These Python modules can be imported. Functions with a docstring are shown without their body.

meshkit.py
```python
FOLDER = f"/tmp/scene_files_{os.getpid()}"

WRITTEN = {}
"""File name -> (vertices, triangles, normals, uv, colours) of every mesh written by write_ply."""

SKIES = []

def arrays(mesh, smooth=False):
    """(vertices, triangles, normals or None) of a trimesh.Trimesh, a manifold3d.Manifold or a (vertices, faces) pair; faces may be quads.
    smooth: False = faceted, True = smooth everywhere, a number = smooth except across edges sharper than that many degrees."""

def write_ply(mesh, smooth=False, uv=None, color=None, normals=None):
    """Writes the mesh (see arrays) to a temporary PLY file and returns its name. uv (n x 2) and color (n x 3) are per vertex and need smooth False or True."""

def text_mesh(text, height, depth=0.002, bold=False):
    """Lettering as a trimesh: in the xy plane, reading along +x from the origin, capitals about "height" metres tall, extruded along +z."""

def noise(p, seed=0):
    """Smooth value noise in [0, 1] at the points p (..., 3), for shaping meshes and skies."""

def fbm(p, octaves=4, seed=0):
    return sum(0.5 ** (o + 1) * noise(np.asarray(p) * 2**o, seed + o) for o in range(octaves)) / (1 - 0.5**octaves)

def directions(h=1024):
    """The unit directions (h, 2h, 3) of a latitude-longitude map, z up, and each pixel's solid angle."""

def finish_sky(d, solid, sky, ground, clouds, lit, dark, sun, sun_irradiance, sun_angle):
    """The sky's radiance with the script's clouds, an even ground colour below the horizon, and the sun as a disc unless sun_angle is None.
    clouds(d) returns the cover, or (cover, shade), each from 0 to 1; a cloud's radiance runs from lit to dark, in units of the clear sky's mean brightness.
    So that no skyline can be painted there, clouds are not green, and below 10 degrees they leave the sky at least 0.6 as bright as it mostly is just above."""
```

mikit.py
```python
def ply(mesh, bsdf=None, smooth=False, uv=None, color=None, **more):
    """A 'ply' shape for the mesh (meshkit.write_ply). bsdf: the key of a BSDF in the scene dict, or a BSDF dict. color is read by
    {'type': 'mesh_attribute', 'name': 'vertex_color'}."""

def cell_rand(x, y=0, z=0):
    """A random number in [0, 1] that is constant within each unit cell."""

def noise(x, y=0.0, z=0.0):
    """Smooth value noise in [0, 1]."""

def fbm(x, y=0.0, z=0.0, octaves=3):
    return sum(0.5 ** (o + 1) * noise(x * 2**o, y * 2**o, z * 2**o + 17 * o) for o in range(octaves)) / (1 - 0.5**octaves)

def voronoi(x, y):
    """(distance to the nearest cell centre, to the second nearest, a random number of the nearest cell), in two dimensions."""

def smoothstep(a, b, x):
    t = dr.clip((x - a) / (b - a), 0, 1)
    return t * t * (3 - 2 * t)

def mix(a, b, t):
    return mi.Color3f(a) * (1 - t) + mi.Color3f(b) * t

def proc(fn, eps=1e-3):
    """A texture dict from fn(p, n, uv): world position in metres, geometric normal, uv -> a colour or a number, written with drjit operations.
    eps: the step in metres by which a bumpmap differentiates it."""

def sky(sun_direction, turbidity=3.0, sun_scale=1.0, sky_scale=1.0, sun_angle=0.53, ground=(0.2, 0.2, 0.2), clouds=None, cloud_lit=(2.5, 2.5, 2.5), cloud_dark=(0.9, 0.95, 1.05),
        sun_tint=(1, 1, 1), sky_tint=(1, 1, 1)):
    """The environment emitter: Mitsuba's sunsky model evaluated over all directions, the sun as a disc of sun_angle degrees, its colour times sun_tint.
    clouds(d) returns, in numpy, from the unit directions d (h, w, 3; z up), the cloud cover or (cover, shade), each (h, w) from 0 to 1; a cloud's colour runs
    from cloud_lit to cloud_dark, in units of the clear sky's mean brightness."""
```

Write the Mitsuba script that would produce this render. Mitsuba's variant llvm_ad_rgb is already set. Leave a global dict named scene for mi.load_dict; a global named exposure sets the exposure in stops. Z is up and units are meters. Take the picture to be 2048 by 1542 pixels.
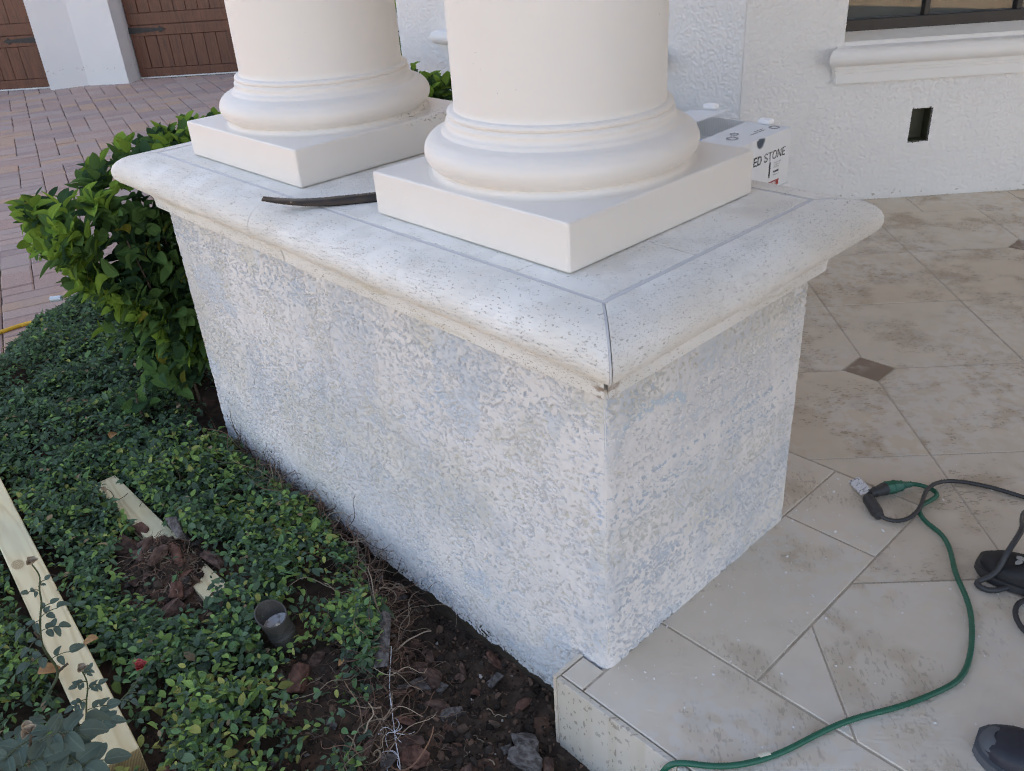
import math, random
import numpy as np, trimesh, manifold3d, mitsuba as mi, drjit as dr
import shapely, shapely.geometry as sg
from shapely import affinity
from scipy.spatial.transform import Rotation as Rot
import mikit, meshkit
from mikit import proc, noise, fbm, voronoi, smoothstep, mix, cell_rand

T = mi.ScalarTransform4f
rng = np.random.default_rng(11)
random.seed(11)
scene = {'type': 'scene'}
labels = {}

# ------------------------------------------------------------------ camera, sky, exposure
CAM = np.array([0.9142, -1.0480, 1.5242])
RV = np.array([1.9761, 0.7998, -0.5470])          # world -> camera (x right, y down, z forward)
M = Rot.from_rotvec(RV).as_matrix()
FOV = 2 * math.degrees(math.atan(1024 / 1737.1))
_fwd, _up = M[2], -M[1]
scene['camera'] = {'type': 'perspective', 'fov': FOV, 'fov_axis': 'x', 'near_clip': 0.02, 'far_clip': 500.0,
                   'to_world': T().look_at(origin=CAM.tolist(), target=(CAM + _fwd).tolist(), up=_up.tolist()),
                   }
# a clear day, the sun high behind the house: the court and the porch lie in the house's shade, open to the sky on the garden side
scene['sky'] = mikit.sky((-0.30, 0.80, 0.78), turbidity=3.5, ground=(0.2, 0.2, 0.18), sky_tint=(1.36, 0.985, 0.775), sun_tint=(1.16, 0.95, 0.86))
exposure = 3.95

# ------------------------------------------------------------------ helpers
def tag(key, label=None, cat=None, group=None, kind=None):
    d = labels.setdefault(key, {})
    for k, v in (('label', label), ('category', cat), ('group', group), ('kind', kind)):
        if v: d[k] = v
_count = {}
def key_of(name, parent=None):
    k = (parent + '__' if parent else '') + name
    n = _count.get(k, 0); _count[k] = n + 1
    return k if n == 0 else f'{k}_{n:03d}'
def obj(name, mesh, bsdf, parent=None, smooth=False, **kw):
    k = key_of(name, parent)
    scene[k] = mikit.ply(mesh, bsdf, smooth=smooth, **kw)
    return k
def put(name, shape, tw, parent=None, bsdf=None):
    k = key_of(name, parent)
    scene[k] = {**shape, 'to_world': T(np.asarray(tw))}
    if bsdf: scene[k]['bsdf'] = {'type': 'ref', 'id': bsdf}
    return k
def cat(ms): return trimesh.util.concatenate(ms)
def box(x0, x1, y0, y1, z0, z1):
    m = trimesh.creation.box((x1 - x0, y1 - y0, z1 - z0)); m.apply_translation(((x0 + x1) / 2, (y0 + y1) / 2, (z0 + z1) / 2)); return m
def rbox(x0, x1, y0, y1, z0, z1, r=0.004, seg=8):
    s = manifold3d.Manifold.sphere(r, seg)
    pts = [s.translate((x, y, z)) for x in (x0 + r, x1 - r) for y in (y0 + r, y1 - r) for z in (z0 + r, z1 - r)]
    m = manifold3d.Manifold.batch_hull(pts).to_mesh()
    return trimesh.Trimesh(m.vert_properties[:, :3], m.tri_verts, process=False)
def mtri(m):
    m = m.to_mesh(); return trimesh.Trimesh(m.vert_properties[:, :3], m.tri_verts, process=False)
def manif(m):
    return manifold3d.Manifold(manifold3d.Mesh(np.asarray(m.vertices, np.float32), np.asarray(m.faces, np.uint32)))
def frame(origin, ax, ay, az=(0, 0, 1)):
    t = np.eye(4); t[:3, 0] = ax; t[:3, 1] = ay; t[:3, 2] = az; t[:3, 3] = origin; return t
def spline(pts, n=12):
    from scipy.interpolate import CubicSpline
    p = np.asarray(pts, float); t = np.r_[0, np.cumsum(np.linalg.norm(np.diff(p, axis=0), axis=1))]
    return CubicSpline(t, p)(np.linspace(0, t[-1], max(3, n)))
def tube(pts, r, k=8, caps=True):
    p = np.asarray(pts, float); n = len(p); r = np.broadcast_to(np.asarray(r, float), n)
    t = np.gradient(p, axis=0); t /= np.maximum(np.linalg.norm(t, axis=1, keepdims=True), 1e-9)
    a = np.cross(t[0], [0.31, 0.2, 0.93]); a /= np.linalg.norm(a); V = []
    for i in range(n):
        a = a - t[i] * (a @ t[i]); a /= np.linalg.norm(a); b = np.cross(t[i], a)
        th = np.arange(k) / k * 2 * np.pi
        V.append(p[i] + r[i] * (np.cos(th)[:, None] * a + np.sin(th)[:, None] * b))
    V = np.vstack(V); F = []
    for i in range(n - 1):
        for j in range(k):
            q = [i * k + j, i * k + (j + 1) % k, (i + 1) * k + (j + 1) % k, (i + 1) * k + j]
            F += [[q[0], q[1], q[2]], [q[0], q[2], q[3]]]
    if caps:
        V = np.vstack([V, p[0], p[-1]]); c0, c1 = n * k, n * k + 1
        for j in range(k):
            F += [[c0, (j + 1) % k, j], [c1, (n - 1) * k + j, (n - 1) * k + (j + 1) % k]]
    return trimesh.Trimesh(V, F, process=False)
def revolve(prof, seg=96):
    m = trimesh.creation.revolve(np.asarray(prof, float), sections=seg); m.fix_normals(); return m
def prism(poly, z0, z1, bevel=0.002):
    """a flat slab from a shapely polygon with a small bevel round its top"""
    poly = sg.polygon.orient(poly)
    top = poly.buffer(-bevel, join_style=2)
    r0 = np.array(poly.exterior.coords)[:-1]
    if top.is_empty or top.geom_type != 'Polygon' or len(top.exterior.coords) - 1 != len(r0):
        return trimesh.creation.extrude_polygon(poly, z1 - z0, engine='earcut').apply_translation((0, 0, z0))
    r1 = np.array(sg.polygon.orient(top).exterior.coords)[:-1]
    s = np.argmin(np.linalg.norm(r1 - r0[0], axis=1)); r1 = np.roll(r1, -s, axis=0); n = len(r0)
    V = np.vstack([np.c_[r0, np.full(n, z0)], np.c_[r0, np.full(n, z1 - bevel)], np.c_[r1, np.full(n, z1)]])
    F = []
    for a in (0, n):
        for j in range(n):
            k = (j + 1) % n; F += [[a + j, a + k, a + n + k], [a + j, a + n + k, a + n + j]]
    _, tf = trimesh.creation.triangulate_polygon(sg.Polygon(r1), engine='earcut')
    tv, tf = trimesh.creation.triangulate_polygon(sg.Polygon(r1), engine='earcut')
    idx = [2 * n + int(np.argmin(np.linalg.norm(r1 - v, axis=1))) for v in tv]
    for f in tf:
        g = [idx[i] for i in f]; p = [V[i] for i in g]
        if np.cross(p[1] - p[0], p[2] - p[0])[2] < 0: g = g[::-1]
        F.append(g)
    return trimesh.Trimesh(V, F, process=False)
def nn(x, y, z, oc=3):
    """numpy twin of mikit.fbm"""
    x, y, z = np.broadcast_arrays(np.asarray(x, float), np.asarray(y, float), np.asarray(z, float)); s = 0
    for o in range(oc):
        s = s + 0.5 ** (o + 1) * meshkit.noise(np.stack([x * 2 ** o, y * 2 ** o, z * 2 ** o + 17 * o], -1) + 1000000.0)
    return s / (1 - 0.5 ** oc)
def sstep(a, b, x):
    t = np.clip((x - a) / (b - a), 0, 1); return t * t * (3 - 2 * t)

# ------------------------------------------------------------------ materials
def rgb(*c): return {'type': 'rgb', 'value': list(c)}
def mat(name, color, rough=0.7, bump=None, bscale=1.0, spec=0.5, metallic=0.0, eps=1e-3, **kw):
    c = proc(color) if callable(color) else (rgb(*color) if isinstance(color, tuple) else color)
    b = {'type': 'principled', 'base_color': c, 'roughness': proc(rough) if callable(rough) else rough, 'specular': spec, 'metallic': metallic, **kw}
    if bump is not None:
        b = {'type': 'bumpmap', 'tex': proc(bump, eps), 'scale': bscale, 'bsdf': b}
    scene['mat_' + name] = {'type': 'twosided', 'bsdf': b}
    return 'mat_' + name
def leafmat(name, color=None, rough=0.45, trans=0.7):
    c = {'type': 'mesh_attribute', 'name': 'vertex_color'} if color is None else (proc(color) if callable(color) else rgb(*color))
    scene['mat_' + name] = {'type': 'principledthin', 'base_color': c, 'roughness': rough, 'diff_trans': trans, 'eta': 1.4}
    return 'mat_' + name

# old stucco of the pedestal: a broken top coat over blue-grey and buff older coats
def coat_dr(p, n):
    side = dr.abs(n.x) > 0.7
    u = dr.select(side, p.y + 7.0, p.x)
    ww = fbm(u * 22, p.z * 22, 5.0, 2) * 0.05
    a = fbm(u * 142 + ww * 60, p.z * 172 + u * 40, 3.0, 3)
    big = fbm(u * 11, p.z * 9, 9.0, 3)
    return u, a + (big - 0.46) * 0.34, big
def coat_np(u, z):
    ww = nn(u * 22, z * 22, 5.0, 2) * 0.05
    a = nn(u * 142 + ww * 60, z * 172 + u * 40, 3.0, 3)
    big = nn(u * 11, z * 9, 9.0, 3)
    return a + (big - 0.46) * 0.34
def stucco_col(p, n, uv):
    u, a, big = coat_dr(p, n)
    top = smoothstep(0.37, 0.44, a)
    tone = fbm(u * 5, p.z * 6, 21.0, 3)
    t2 = fbm(u * 13 + 40, p.z * 11, 2.0, 2)
    under = mix((0.500, 0.496, 0.492), (0.445, 0.482, 0.522), smoothstep(0.53, 0.64, tone))
    under = mix(under, (0.545, 0.52, 0.455), smoothstep(0.58, 0.68, t2))
    coat = mix((0.625, 0.598, 0.572), (0.685, 0.660, 0.632), fbm(u * 30, p.z * 30, 1.0, 2))
    c = mix(under, coat, top)
    # bare rubbed patches of the older coat (blue and buff smears with an outline)
    bare = smoothstep(0.655, 0.675, fbm(u * 7.5 + 3, p.z * 6.0, 33.0, 3))
    c = mix(c, mix((0.46, 0.515, 0.57), (0.54, 0.515, 0.44), smoothstep(0.5, 0.6, fbm(u * 3, p.z * 3, 50.0, 2))), bare * 0.5)
    # thin worn areas where the grey-blue or buff coat below shows through the whole top coat
    worn = smoothstep(0.50, 0.64, fbm(u * 6 + 11, p.z * 4.5, 37.0, 3)) * (0.45 + 0.55 * smoothstep(0.45, 0.6, fbm(u * 70, p.z * 70, 38.0, 2)))
    c = mix(c, (0.445, 0.475, 0.51), worn * 0.6)
    ochre = smoothstep(0.56, 0.68, fbm(u * 5 + 71, p.z * 4, 39.0, 3)) * (0.4 + 0.6 * smoothstep(0.45, 0.6, fbm(u * 70 + 9, p.z * 70, 38.0, 2)))
    c = mix(c, (0.53, 0.505, 0.43), ochre * 0.55)
    side = dr.abs(n.x) > 0.7
    # a curved trowel smear of the blue coat high on the short face
    yy = p.y; zz = p.z - (0.632 - 3.0 * dr.square(yy - 0.135))
    w = noise(yy * 60, p.z * 60, 4.0) * 0.02
    sm = dr.select(side & (yy > 0.045) & (yy < 0.25), smoothstep(0.024, 0.014, dr.abs(zz) + w * 0.6), 0.0)
    c = mix(c, (0.43, 0.50, 0.55), sm * 0.85)
    # soil splash and rootlet stains low on the long face: grainy specks
    low = smoothstep(-0.08, -0.19, p.z + 0.05 * noise(u * 25, p.z * 25, 8.0))
    speck = smoothstep(0.60, 0.68, fbm(u * 160, p.z * 160, 6.0, 2))
    return mix(c, (0.10, 0.075, 0.05), low * speck * 0.7)
mat('stucco_old', stucco_col, 0.85, spec=0.25)
def stucco_new_c(p, n, uv):
    d = fbm(p.x * 3, p.y * 3, p.z * 3, 3)
    sp = smoothstep(0.70, 0.76, fbm(p.x * 40, p.y * 40, p.z * 40, 2)) * smoothstep(0.06, 0.02, p.z) * smoothstep(-0.03, -0.01, p.z)
    return mix(mix((0.66, 0.65, 0.635), (0.71, 0.70, 0.68), d), (0.30, 0.26, 0.20), sp * 0.6)
mat('stucco_house', stucco_new_c, 0.8, spec=0.3)
mat('stucco_plain', (0.70, 0.69, 0.67), 0.8)
# cast stone coping
def pits(p, s=1.0):
    st = fbm(p.x * 8, p.y * 8, p.z * 8, 2)
    a = fbm(p.x * 235 * s + st * 2, p.y * 235 * s, p.z * 300 * s, 2)
    return smoothstep(0.29, 0.235, a) + 0.6 * smoothstep(0.28, 0.22, noise(p.x * 420 * s, p.y * 420 * s, p.z * 420 * s)) * smoothstep(0.45, 0.6, st)
def coping_c(p, n, uv):
    f = fbm(p.x * 7, p.y * 7, p.z * 14, 3)
    c = mix((0.65, 0.615, 0.55), (0.73, 0.705, 0.655), smoothstep(0.3, 0.7, f))
    blot = smoothstep(0.52, 0.60, fbm(p.x * 26, p.y * 26, p.z * 26, 4)); c = mix(c, (0.60, 0.575, 0.525), blot * 0.35)
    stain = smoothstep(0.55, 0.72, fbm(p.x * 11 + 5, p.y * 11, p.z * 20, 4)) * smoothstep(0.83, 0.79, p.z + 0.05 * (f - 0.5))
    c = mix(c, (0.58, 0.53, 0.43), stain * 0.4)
    return mix(c, (0.36, 0.32, 0.27), dr.clip(pits(p), 0, 1) * 0.7)
def coping_h(p, n, uv): return 1.0 - dr.clip(pits(p), 0, 1) + 0.25 * fbm(p.x * 200, p.y * 200, p.z * 200, 2)
mat('coping', coping_c, 0.7, bump=coping_h, bscale=0.0022, spec=0.3, eps=7e-4)
def fascia_c(p, n, uv):
    f = fbm(p.x * 9, p.y * 9, p.z * 16, 3)
    c = mix((0.67, 0.65, 0.605), (0.73, 0.715, 0.685), smoothstep(0.35, 0.65, f))
    g = smoothstep(0.6, 0.68, fbm(p.x * 6 + 30, p.y * 6, p.z * 30, 4))
    c = mix(c, (0.53, 0.48, 0.36), g * 0.4)
    rust = smoothstep(0.075, 0.02, dr.sqrt(dr.square(p.x - 0.03) + dr.square(p.y + 0.03)) + 0.05 * (fbm(p.x * 60, p.y * 60, p.z * 60, 3)))
    c = mix(c, (0.22, 0.14, 0.09), rust * smoothstep(0.40, 0.6, fbm(p.x * 90, p.y * 90, p.z * 90, 2)))
    return mix(c, (0.30, 0.25, 0.19), dr.clip(pits(p), 0, 1) * 0.8)
mat('fascia', fascia_c, 0.75, bump=coping_h, bscale=0.0012, spec=0.3, eps=7e-4)
mat('grout', lambda p, n, uv: mix((0.48, 0.465, 0.455), (0.55, 0.54, 0.53), fbm(p.x * 60, p.y * 60, p.z * 60, 2)), 0.9)
def column_c(p, n, uv):
    d = smoothstep(0.95, 0.97, noise(p.x * 230, p.y * 230, p.z * 230)) * smoothstep(0.55, 0.7, noise(p.x * 9, p.y * 9, p.z * 9))
    # grit caught on the plinth round the back of the torus
    dirt = smoothstep(0.030, 0.010, dr.abs(p.z - 1.003)) * smoothstep(0.66, 0.72, fbm(p.x * 150, p.y * 150, p.z * 150, 2)) * smoothstep(0.13, 0.05, dr.sqrt(dr.square(p.x + 1.13) + dr.square(p.y - 0.50)))
    return mix((0.665, 0.628, 0.575), (0.14, 0.11, 0.07), dr.clip(d * 0.5 + dirt * 0.8, 0, 1))
mat('column_paint', column_c, 0.42, spec=0.4)
def trav(seed, base, dark):
    ox, oy = 13.7 * seed, 7.3 * seed
    def f(p, n, uv):
        x, y = p.x + ox, p.y + oy
        u, v = (x * 0.7 + y * 0.7, -x * 0.7 + y * 0.7) if seed % 2 else (-x * 0.7 + y * 0.7, x * 0.7 + y * 0.7)
        cl = 0.5 * fbm(u * 4, v * 8, seed, 3) + 0.5 * fbm(u * 9 + 5, v * 10, seed + 2, 4)
        c = mix(base, tuple(b * 1.12 for b in base), fbm(x * 14, y * 14, p.z * 14 + seed, 3))
        mott = smoothstep(0.45, 0.62, fbm(x * 11 + 3, y * 11, seed, 4))
        c = mix(c, dark, smoothstep(0.44, 0.66, cl) * (0.25 + 0.5 * mott))
        hole = smoothstep(0.63, 0.70, fbm(u * 85, v * 190, p.z * 60 + seed, 3)) * (0.75 if seed == 5 else smoothstep(0.46, 0.58, cl))
        c = mix(c, tuple(d * 0.60 for d in dark), hole * (0.75 if seed == 5 else 0.55 if seed % 2 else 0.4))
        dust = smoothstep(0.38, 0.66, fbm(p.x * 3 + 9, p.y * 3, 1.0, 3)) * smoothstep(0.35, 0.6, fbm(p.x * 40, p.y * 40, 2.0, 2))
        return mix(c, (0.60, 0.575, 0.54), dust * 0.4)
    return f
TB = [((0.50, 0.425, 0.33), (0.36, 0.28, 0.20)), ((0.56, 0.49, 0.40), (0.455, 0.375, 0.28)), ((0.515, 0.445, 0.355), (0.38, 0.30, 0.215)), ((0.565, 0.50, 0.415), (0.47, 0.395, 0.30))]
def trav_h(p, n, uv): return -smoothstep(0.60, 0.68, fbm((p.x + p.y) * 60, (p.y - p.x) * 130, p.z * 50, 2)) + 0.3 * fbm(p.x * 150, p.y * 150, p.z * 100, 2)
for i, (b, d) in enumerate(TB): mat(f'travertine_{i}', trav(i + 1, b, d), 0.6, bump=trav_h, bscale=0.0007, spec=0.35)
mat('riser', trav(5, (0.48, 0.435, 0.36), (0.26, 0.205, 0.145)), 0.75, bump=trav_h, bscale=0.0009, spec=0.25)
mat('travertine_insert', trav(9, (0.20, 0.145, 0.105), (0.13, 0.09, 0.06)), 0.6)
mat('floor_grout', lambda p, n, uv: mix((0.31, 0.26, 0.20), (0.44, 0.38, 0.305), fbm(p.x * 50, p.y * 50, 0.0, 3)), 0.95)
def paver(base):
    def f(p, n, uv):
        g = fbm(p.x * 220, p.y * 220, p.z * 100, 2); w = fbm(p.x * 4, p.y * 4, 0.0, 3)
        c = mix(tuple(b * 0.75 for b in base), tuple(min(1, b * 1.25) for b in base), g)
        return mix(c, (0.31, 0.25, 0.22), smoothstep(0.45, 0.8, w) * 0.45)
    return f
PB = [(0.325, 0.228, 0.192), (0.345, 0.258, 0.220), (0.280, 0.212, 0.192), (0.365, 0.252, 0.185), (0.320, 0.252, 0.225)]
for i, b in enumerate(PB): mat(f'paver_{i}', paver(b), 0.85, bump=lambda p, n, uv: fbm(p.x * 180, p.y * 180, p.z * 90, 2), bscale=0.0015)
mat('joint_sand', lambda p, n, uv: mix((0.05, 0.038, 0.03), (0.10, 0.08, 0.062), fbm(p.x * 90, p.y * 90, 0.0, 3)), 0.95)
mat('soil', lambda p, n, uv: mix(mix((0.022, 0.016, 0.011), (0.080, 0.055, 0.040), fbm(p.x * 45, p.y * 45, p.z * 45, 4)), (0.105, 0.062, 0.043), smoothstep(0.54, 0.70, fbm(p.x * 14, p.y * 14, p.z * 14, 3))), 0.95,
    bump=lambda p, n, uv: fbm(p.x * 110, p.y * 110, p.z * 110, 3), bscale=0.012, spec=0.2)
mat('crumb', {'type': 'mesh_attribute', 'name': 'vertex_color'}, 0.95, spec=0.2)
mat('lawn', lambda p, n, uv: mix((0.15, 0.142, 0.10), (0.195, 0.18, 0.128), fbm(p.x * 2, p.y * 2, 0.0, 4)), 0.95)
def bark_c(c0, c1):
    return lambda p, n, uv: mix(c0, c1, smoothstep(0.3, 0.7, fbm(p.x * 60, p.y * 90, p.z * 140, 4)))
bump_bark = lambda p, n, uv: fbm(p.x * 70, p.y * 110, p.z * 150, 3)
mat('bark', bark_c((0.055, 0.030, 0.022), (0.135, 0.080, 0.058)), 0.9, bump=bump_bark, bscale=0.012)
mat('bark_red', bark_c((0.085, 0.038, 0.026), (0.165, 0.082, 0.056)), 0.9, bump=bump_bark, bscale=0.008)
mat('bark_grey', bark_c((0.055, 0.046, 0.040), (0.17, 0.148, 0.135)), 0.9, bump=bump_bark, bscale=0.012)
def wood_timber(p, n, uv):
    # growth rings of a squared post cut at a slant to the pith: along-grain flow lines
    y = p.y + 0.085 * p.x; r = (y + 0.03) * 34 + fbm(p.x * 2.4, y * 22, p.z * 10, 3) * 3.6 + p.z * 26
    ring = 0.5 + 0.5 * dr.sin(r * 6.2)
    c = mix((0.70, 0.60, 0.36), (0.50, 0.375, 0.185), dr.power(ring, 2.0) * (0.2 + 0.5 * fbm(p.x * 3, y * 30, p.z * 30, 2)))
    c = mix(c, (0.56, 0.55, 0.38), smoothstep(0.45, 0.7, fbm(p.x * 3, p.y * 9, p.z * 9, 3)) * 0.5)
    k = dr.sqrt(dr.square((p.x + 1.545) / 1.6) + dr.square(p.y + 0.81)); kn = smoothstep(0.019, 0.014, k)
    return mix(c, (0.28, 0.19, 0.09), kn * (0.65 + 0.35 * dr.sin(k * 2200)))
mat('timber', wood_timber, 0.7)
mat('timber_end', lambda p, n, uv: mix((0.34, 0.245, 0.115), (0.22, 0.15, 0.065), 0.5 + 0.5 * dr.sin(dr.sqrt(dr.square(p.y * 1.1 + 0.80 + p.x * 0.2) + dr.square(p.z + 0.24)) * 900)), 0.85)
def door_wood(p, n, uv):
    s = p.x * 0.707 + p.y * 0.707
    g = fbm(s * 55, (p.x - p.y) * 3, p.z * 3.2, 4)
    return mix(mix((0.066, 0.022, 0.012), (0.155, 0.058, 0.029), g), (0.05, 0.022, 0.014), smoothstep(0.6, 0.7, fbm(s * 120, 1.0, p.z * 5, 2)) * 0.7)
mat('door_wood', door_wood, 0.42)
mat('iron', (0.018, 0.017, 0.017), 0.5)
mat('frame_black', (0.012, 0.013, 0.016), 0.35)
mat('steel_strip', (0.55, 0.55, 0.53), 0.5)
mat('blind', lambda p, n, uv: mix((0.10, 0.105, 0.092), (0.06, 0.065, 0.062), fbm(p.x * 2, p.y * 2, p.z * 1.2, 3)), 0.8)
scene['mat_pane'] = {'type': 'thindielectric', 'int_ior': 1.5}
mat('niche', lambda p, n, uv: mix((0.030, 0.032, 0.018), (0.055, 0.056, 0.033), fbm(p.x * 30, p.y * 30, p.z * 14, 3)), 0.6)
mat('roof', (0.30, 0.19, 0.14), 0.8)
mat('soffit', (0.70, 0.68, 0.63), 0.8)
mat('bar_metal', lambda p, n, uv: mix(mix((0.008, 0.008, 0.011), (0.028, 0.017, 0.013), smoothstep(0.35, 0.65, fbm(p.x * 40, p.y * 40, p.z * 60, 3))), (0.35, 0.30, 0.22), smoothstep(0.745, 0.77, fbm(p.x * 85 + 7, p.y * 85, p.z * 60, 3))), 0.4, spec=0.6)
mat('carton_white', (0.66, 0.67, 0.68), 0.6)
mat('carton_inside', lambda p, n, uv: mix((0.74, 0.74, 0.73), (0.80, 0.80, 0.79), 0.5 + 0.5 * dr.sin((p.x + p.y) * 700)), 0.8)
mat('print_black', (0.03, 0.032, 0.036), 0.5)
mat('print_grey', (0.24, 0.25, 0.26), 0.5)
mat('print_red', (0.30, 0.045, 0.035), 0.5)
mat('foam', (0.82, 0.82, 0.82), 0.7)
mat('blue_panel', (0.30, 0.42, 0.66), 0.6)
mat('lamp_bronze', lambda p, n, uv: mix((0.040, 0.036, 0.031), (0.060, 0.054, 0.047), fbm(p.x * 90, p.y * 90, p.z * 90, 3)), 0.55)
mat('lamp_reflector', lambda p, n, uv: mix((0.42, 0.41, 0.40), (0.25, 0.22, 0.19), smoothstep(0.5, 0.7, fbm(p.x * 120, p.y * 120, 0.0, 3))), 0.35)
mat('bulb', (0.60, 0.55, 0.42), 0.3)
mat('rubber_green', lambda p, n, uv: mix((0.010, 0.085, 0.050), (0.016, 0.11, 0.066), fbm(p.x * 60, p.y * 60, 0.0, 2)), 0.38)
mat('rubber_black', lambda p, n, uv: mix((0.022, 0.023, 0.026), (0.045, 0.045, 0.047), fbm(p.x * 50, p.y * 50, p.z * 50, 3)), 0.5)
mat('rubber_yellow', (0.62, 0.36, 0.02), 0.45)
mat('tag_silver', lambda p, n, uv: mix((0.62, 0.63, 0.65), (0.20, 0.21, 0.23), smoothstep(0.55, 0.65, fbm(p.x * 330, p.y * 150, 0.0, 2))), 0.3)
mat('tag_paper', (0.55, 0.53, 0.42), 0.7)
mat('clear_plastic', (0.42, 0.47, 0.50), 0.15, spec=0.8)
mat('shoe_black', (0.010, 0.010, 0.012), 0.65)
mat('shoe_navy', lambda p, n, uv: mix((0.010, 0.012, 0.020), (0.020, 0.022, 0.034), fbm(p.x * 40, p.y * 40, p.z * 40, 3)), 0.55)
mat('sole_grey', (0.075, 0.082, 0.095), 0.6)
mat('shoe_mark', (0.34, 0.34, 0.32), 0.7)
mat('cloth_dark', (0.022, 0.024, 0.030), 0.9)
mat('cloth_grey', (0.20, 0.20, 0.21), 0.9)
mat('skin', (0.36, 0.22, 0.15), 0.55)
mat('hair', (0.03, 0.022, 0.016), 0.6)
mat('root', {'type': 'mesh_attribute', 'name': 'vertex_color'}, 0.9)
mat('twine', (0.72, 0.71, 0.74), 0.8)
mat('plaster', (0.72, 0.71, 0.69), 0.9)
mat('dry_leaf', lambda p, n, uv: mix((0.26, 0.13, 0.045), (0.36, 0.20, 0.075), fbm(p.x * 60, p.y * 60, p.z * 60, 2)), 0.6)
mat('petal', lambda p, n, uv: mix((0.42, 0.055, 0.060), (0.50, 0.13, 0.12), fbm(p.x * 120, p.y * 120, p.z * 120, 2)), 0.6)
mat('petal_dead', (0.32, 0.25, 0.17), 0.8)
mat('stem_green', (0.055, 0.07, 0.032), 0.6)
mat('stem_brown', lambda p, n, uv: mix((0.045, 0.032, 0.022), (0.10, 0.075, 0.05), fbm(p.x * 60, p.y * 60, p.z * 40, 3)), 0.85)
leafmat('leaf_cover', None, 0.36, 0.7)
leafmat('leaf_bush', None, 0.35, 0.6)
def leaf_tone(a, b):
    return lambda p, n, uv: mix(mix(a, b, noise(p.x * 25, p.y * 25, p.z * 25)), tuple(min(1, 1.5 * v) for v in b), smoothstep(0.045, 0.02, dr.abs(uv.y - 0.5)) * 0.5)
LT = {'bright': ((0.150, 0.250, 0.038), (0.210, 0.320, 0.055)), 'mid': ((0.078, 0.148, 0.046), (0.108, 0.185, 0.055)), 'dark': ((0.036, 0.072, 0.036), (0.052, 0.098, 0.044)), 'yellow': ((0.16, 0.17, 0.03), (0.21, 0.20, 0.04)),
      'rose': ((0.095, 0.132, 0.110), (0.135, 0.175, 0.140))}
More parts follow.
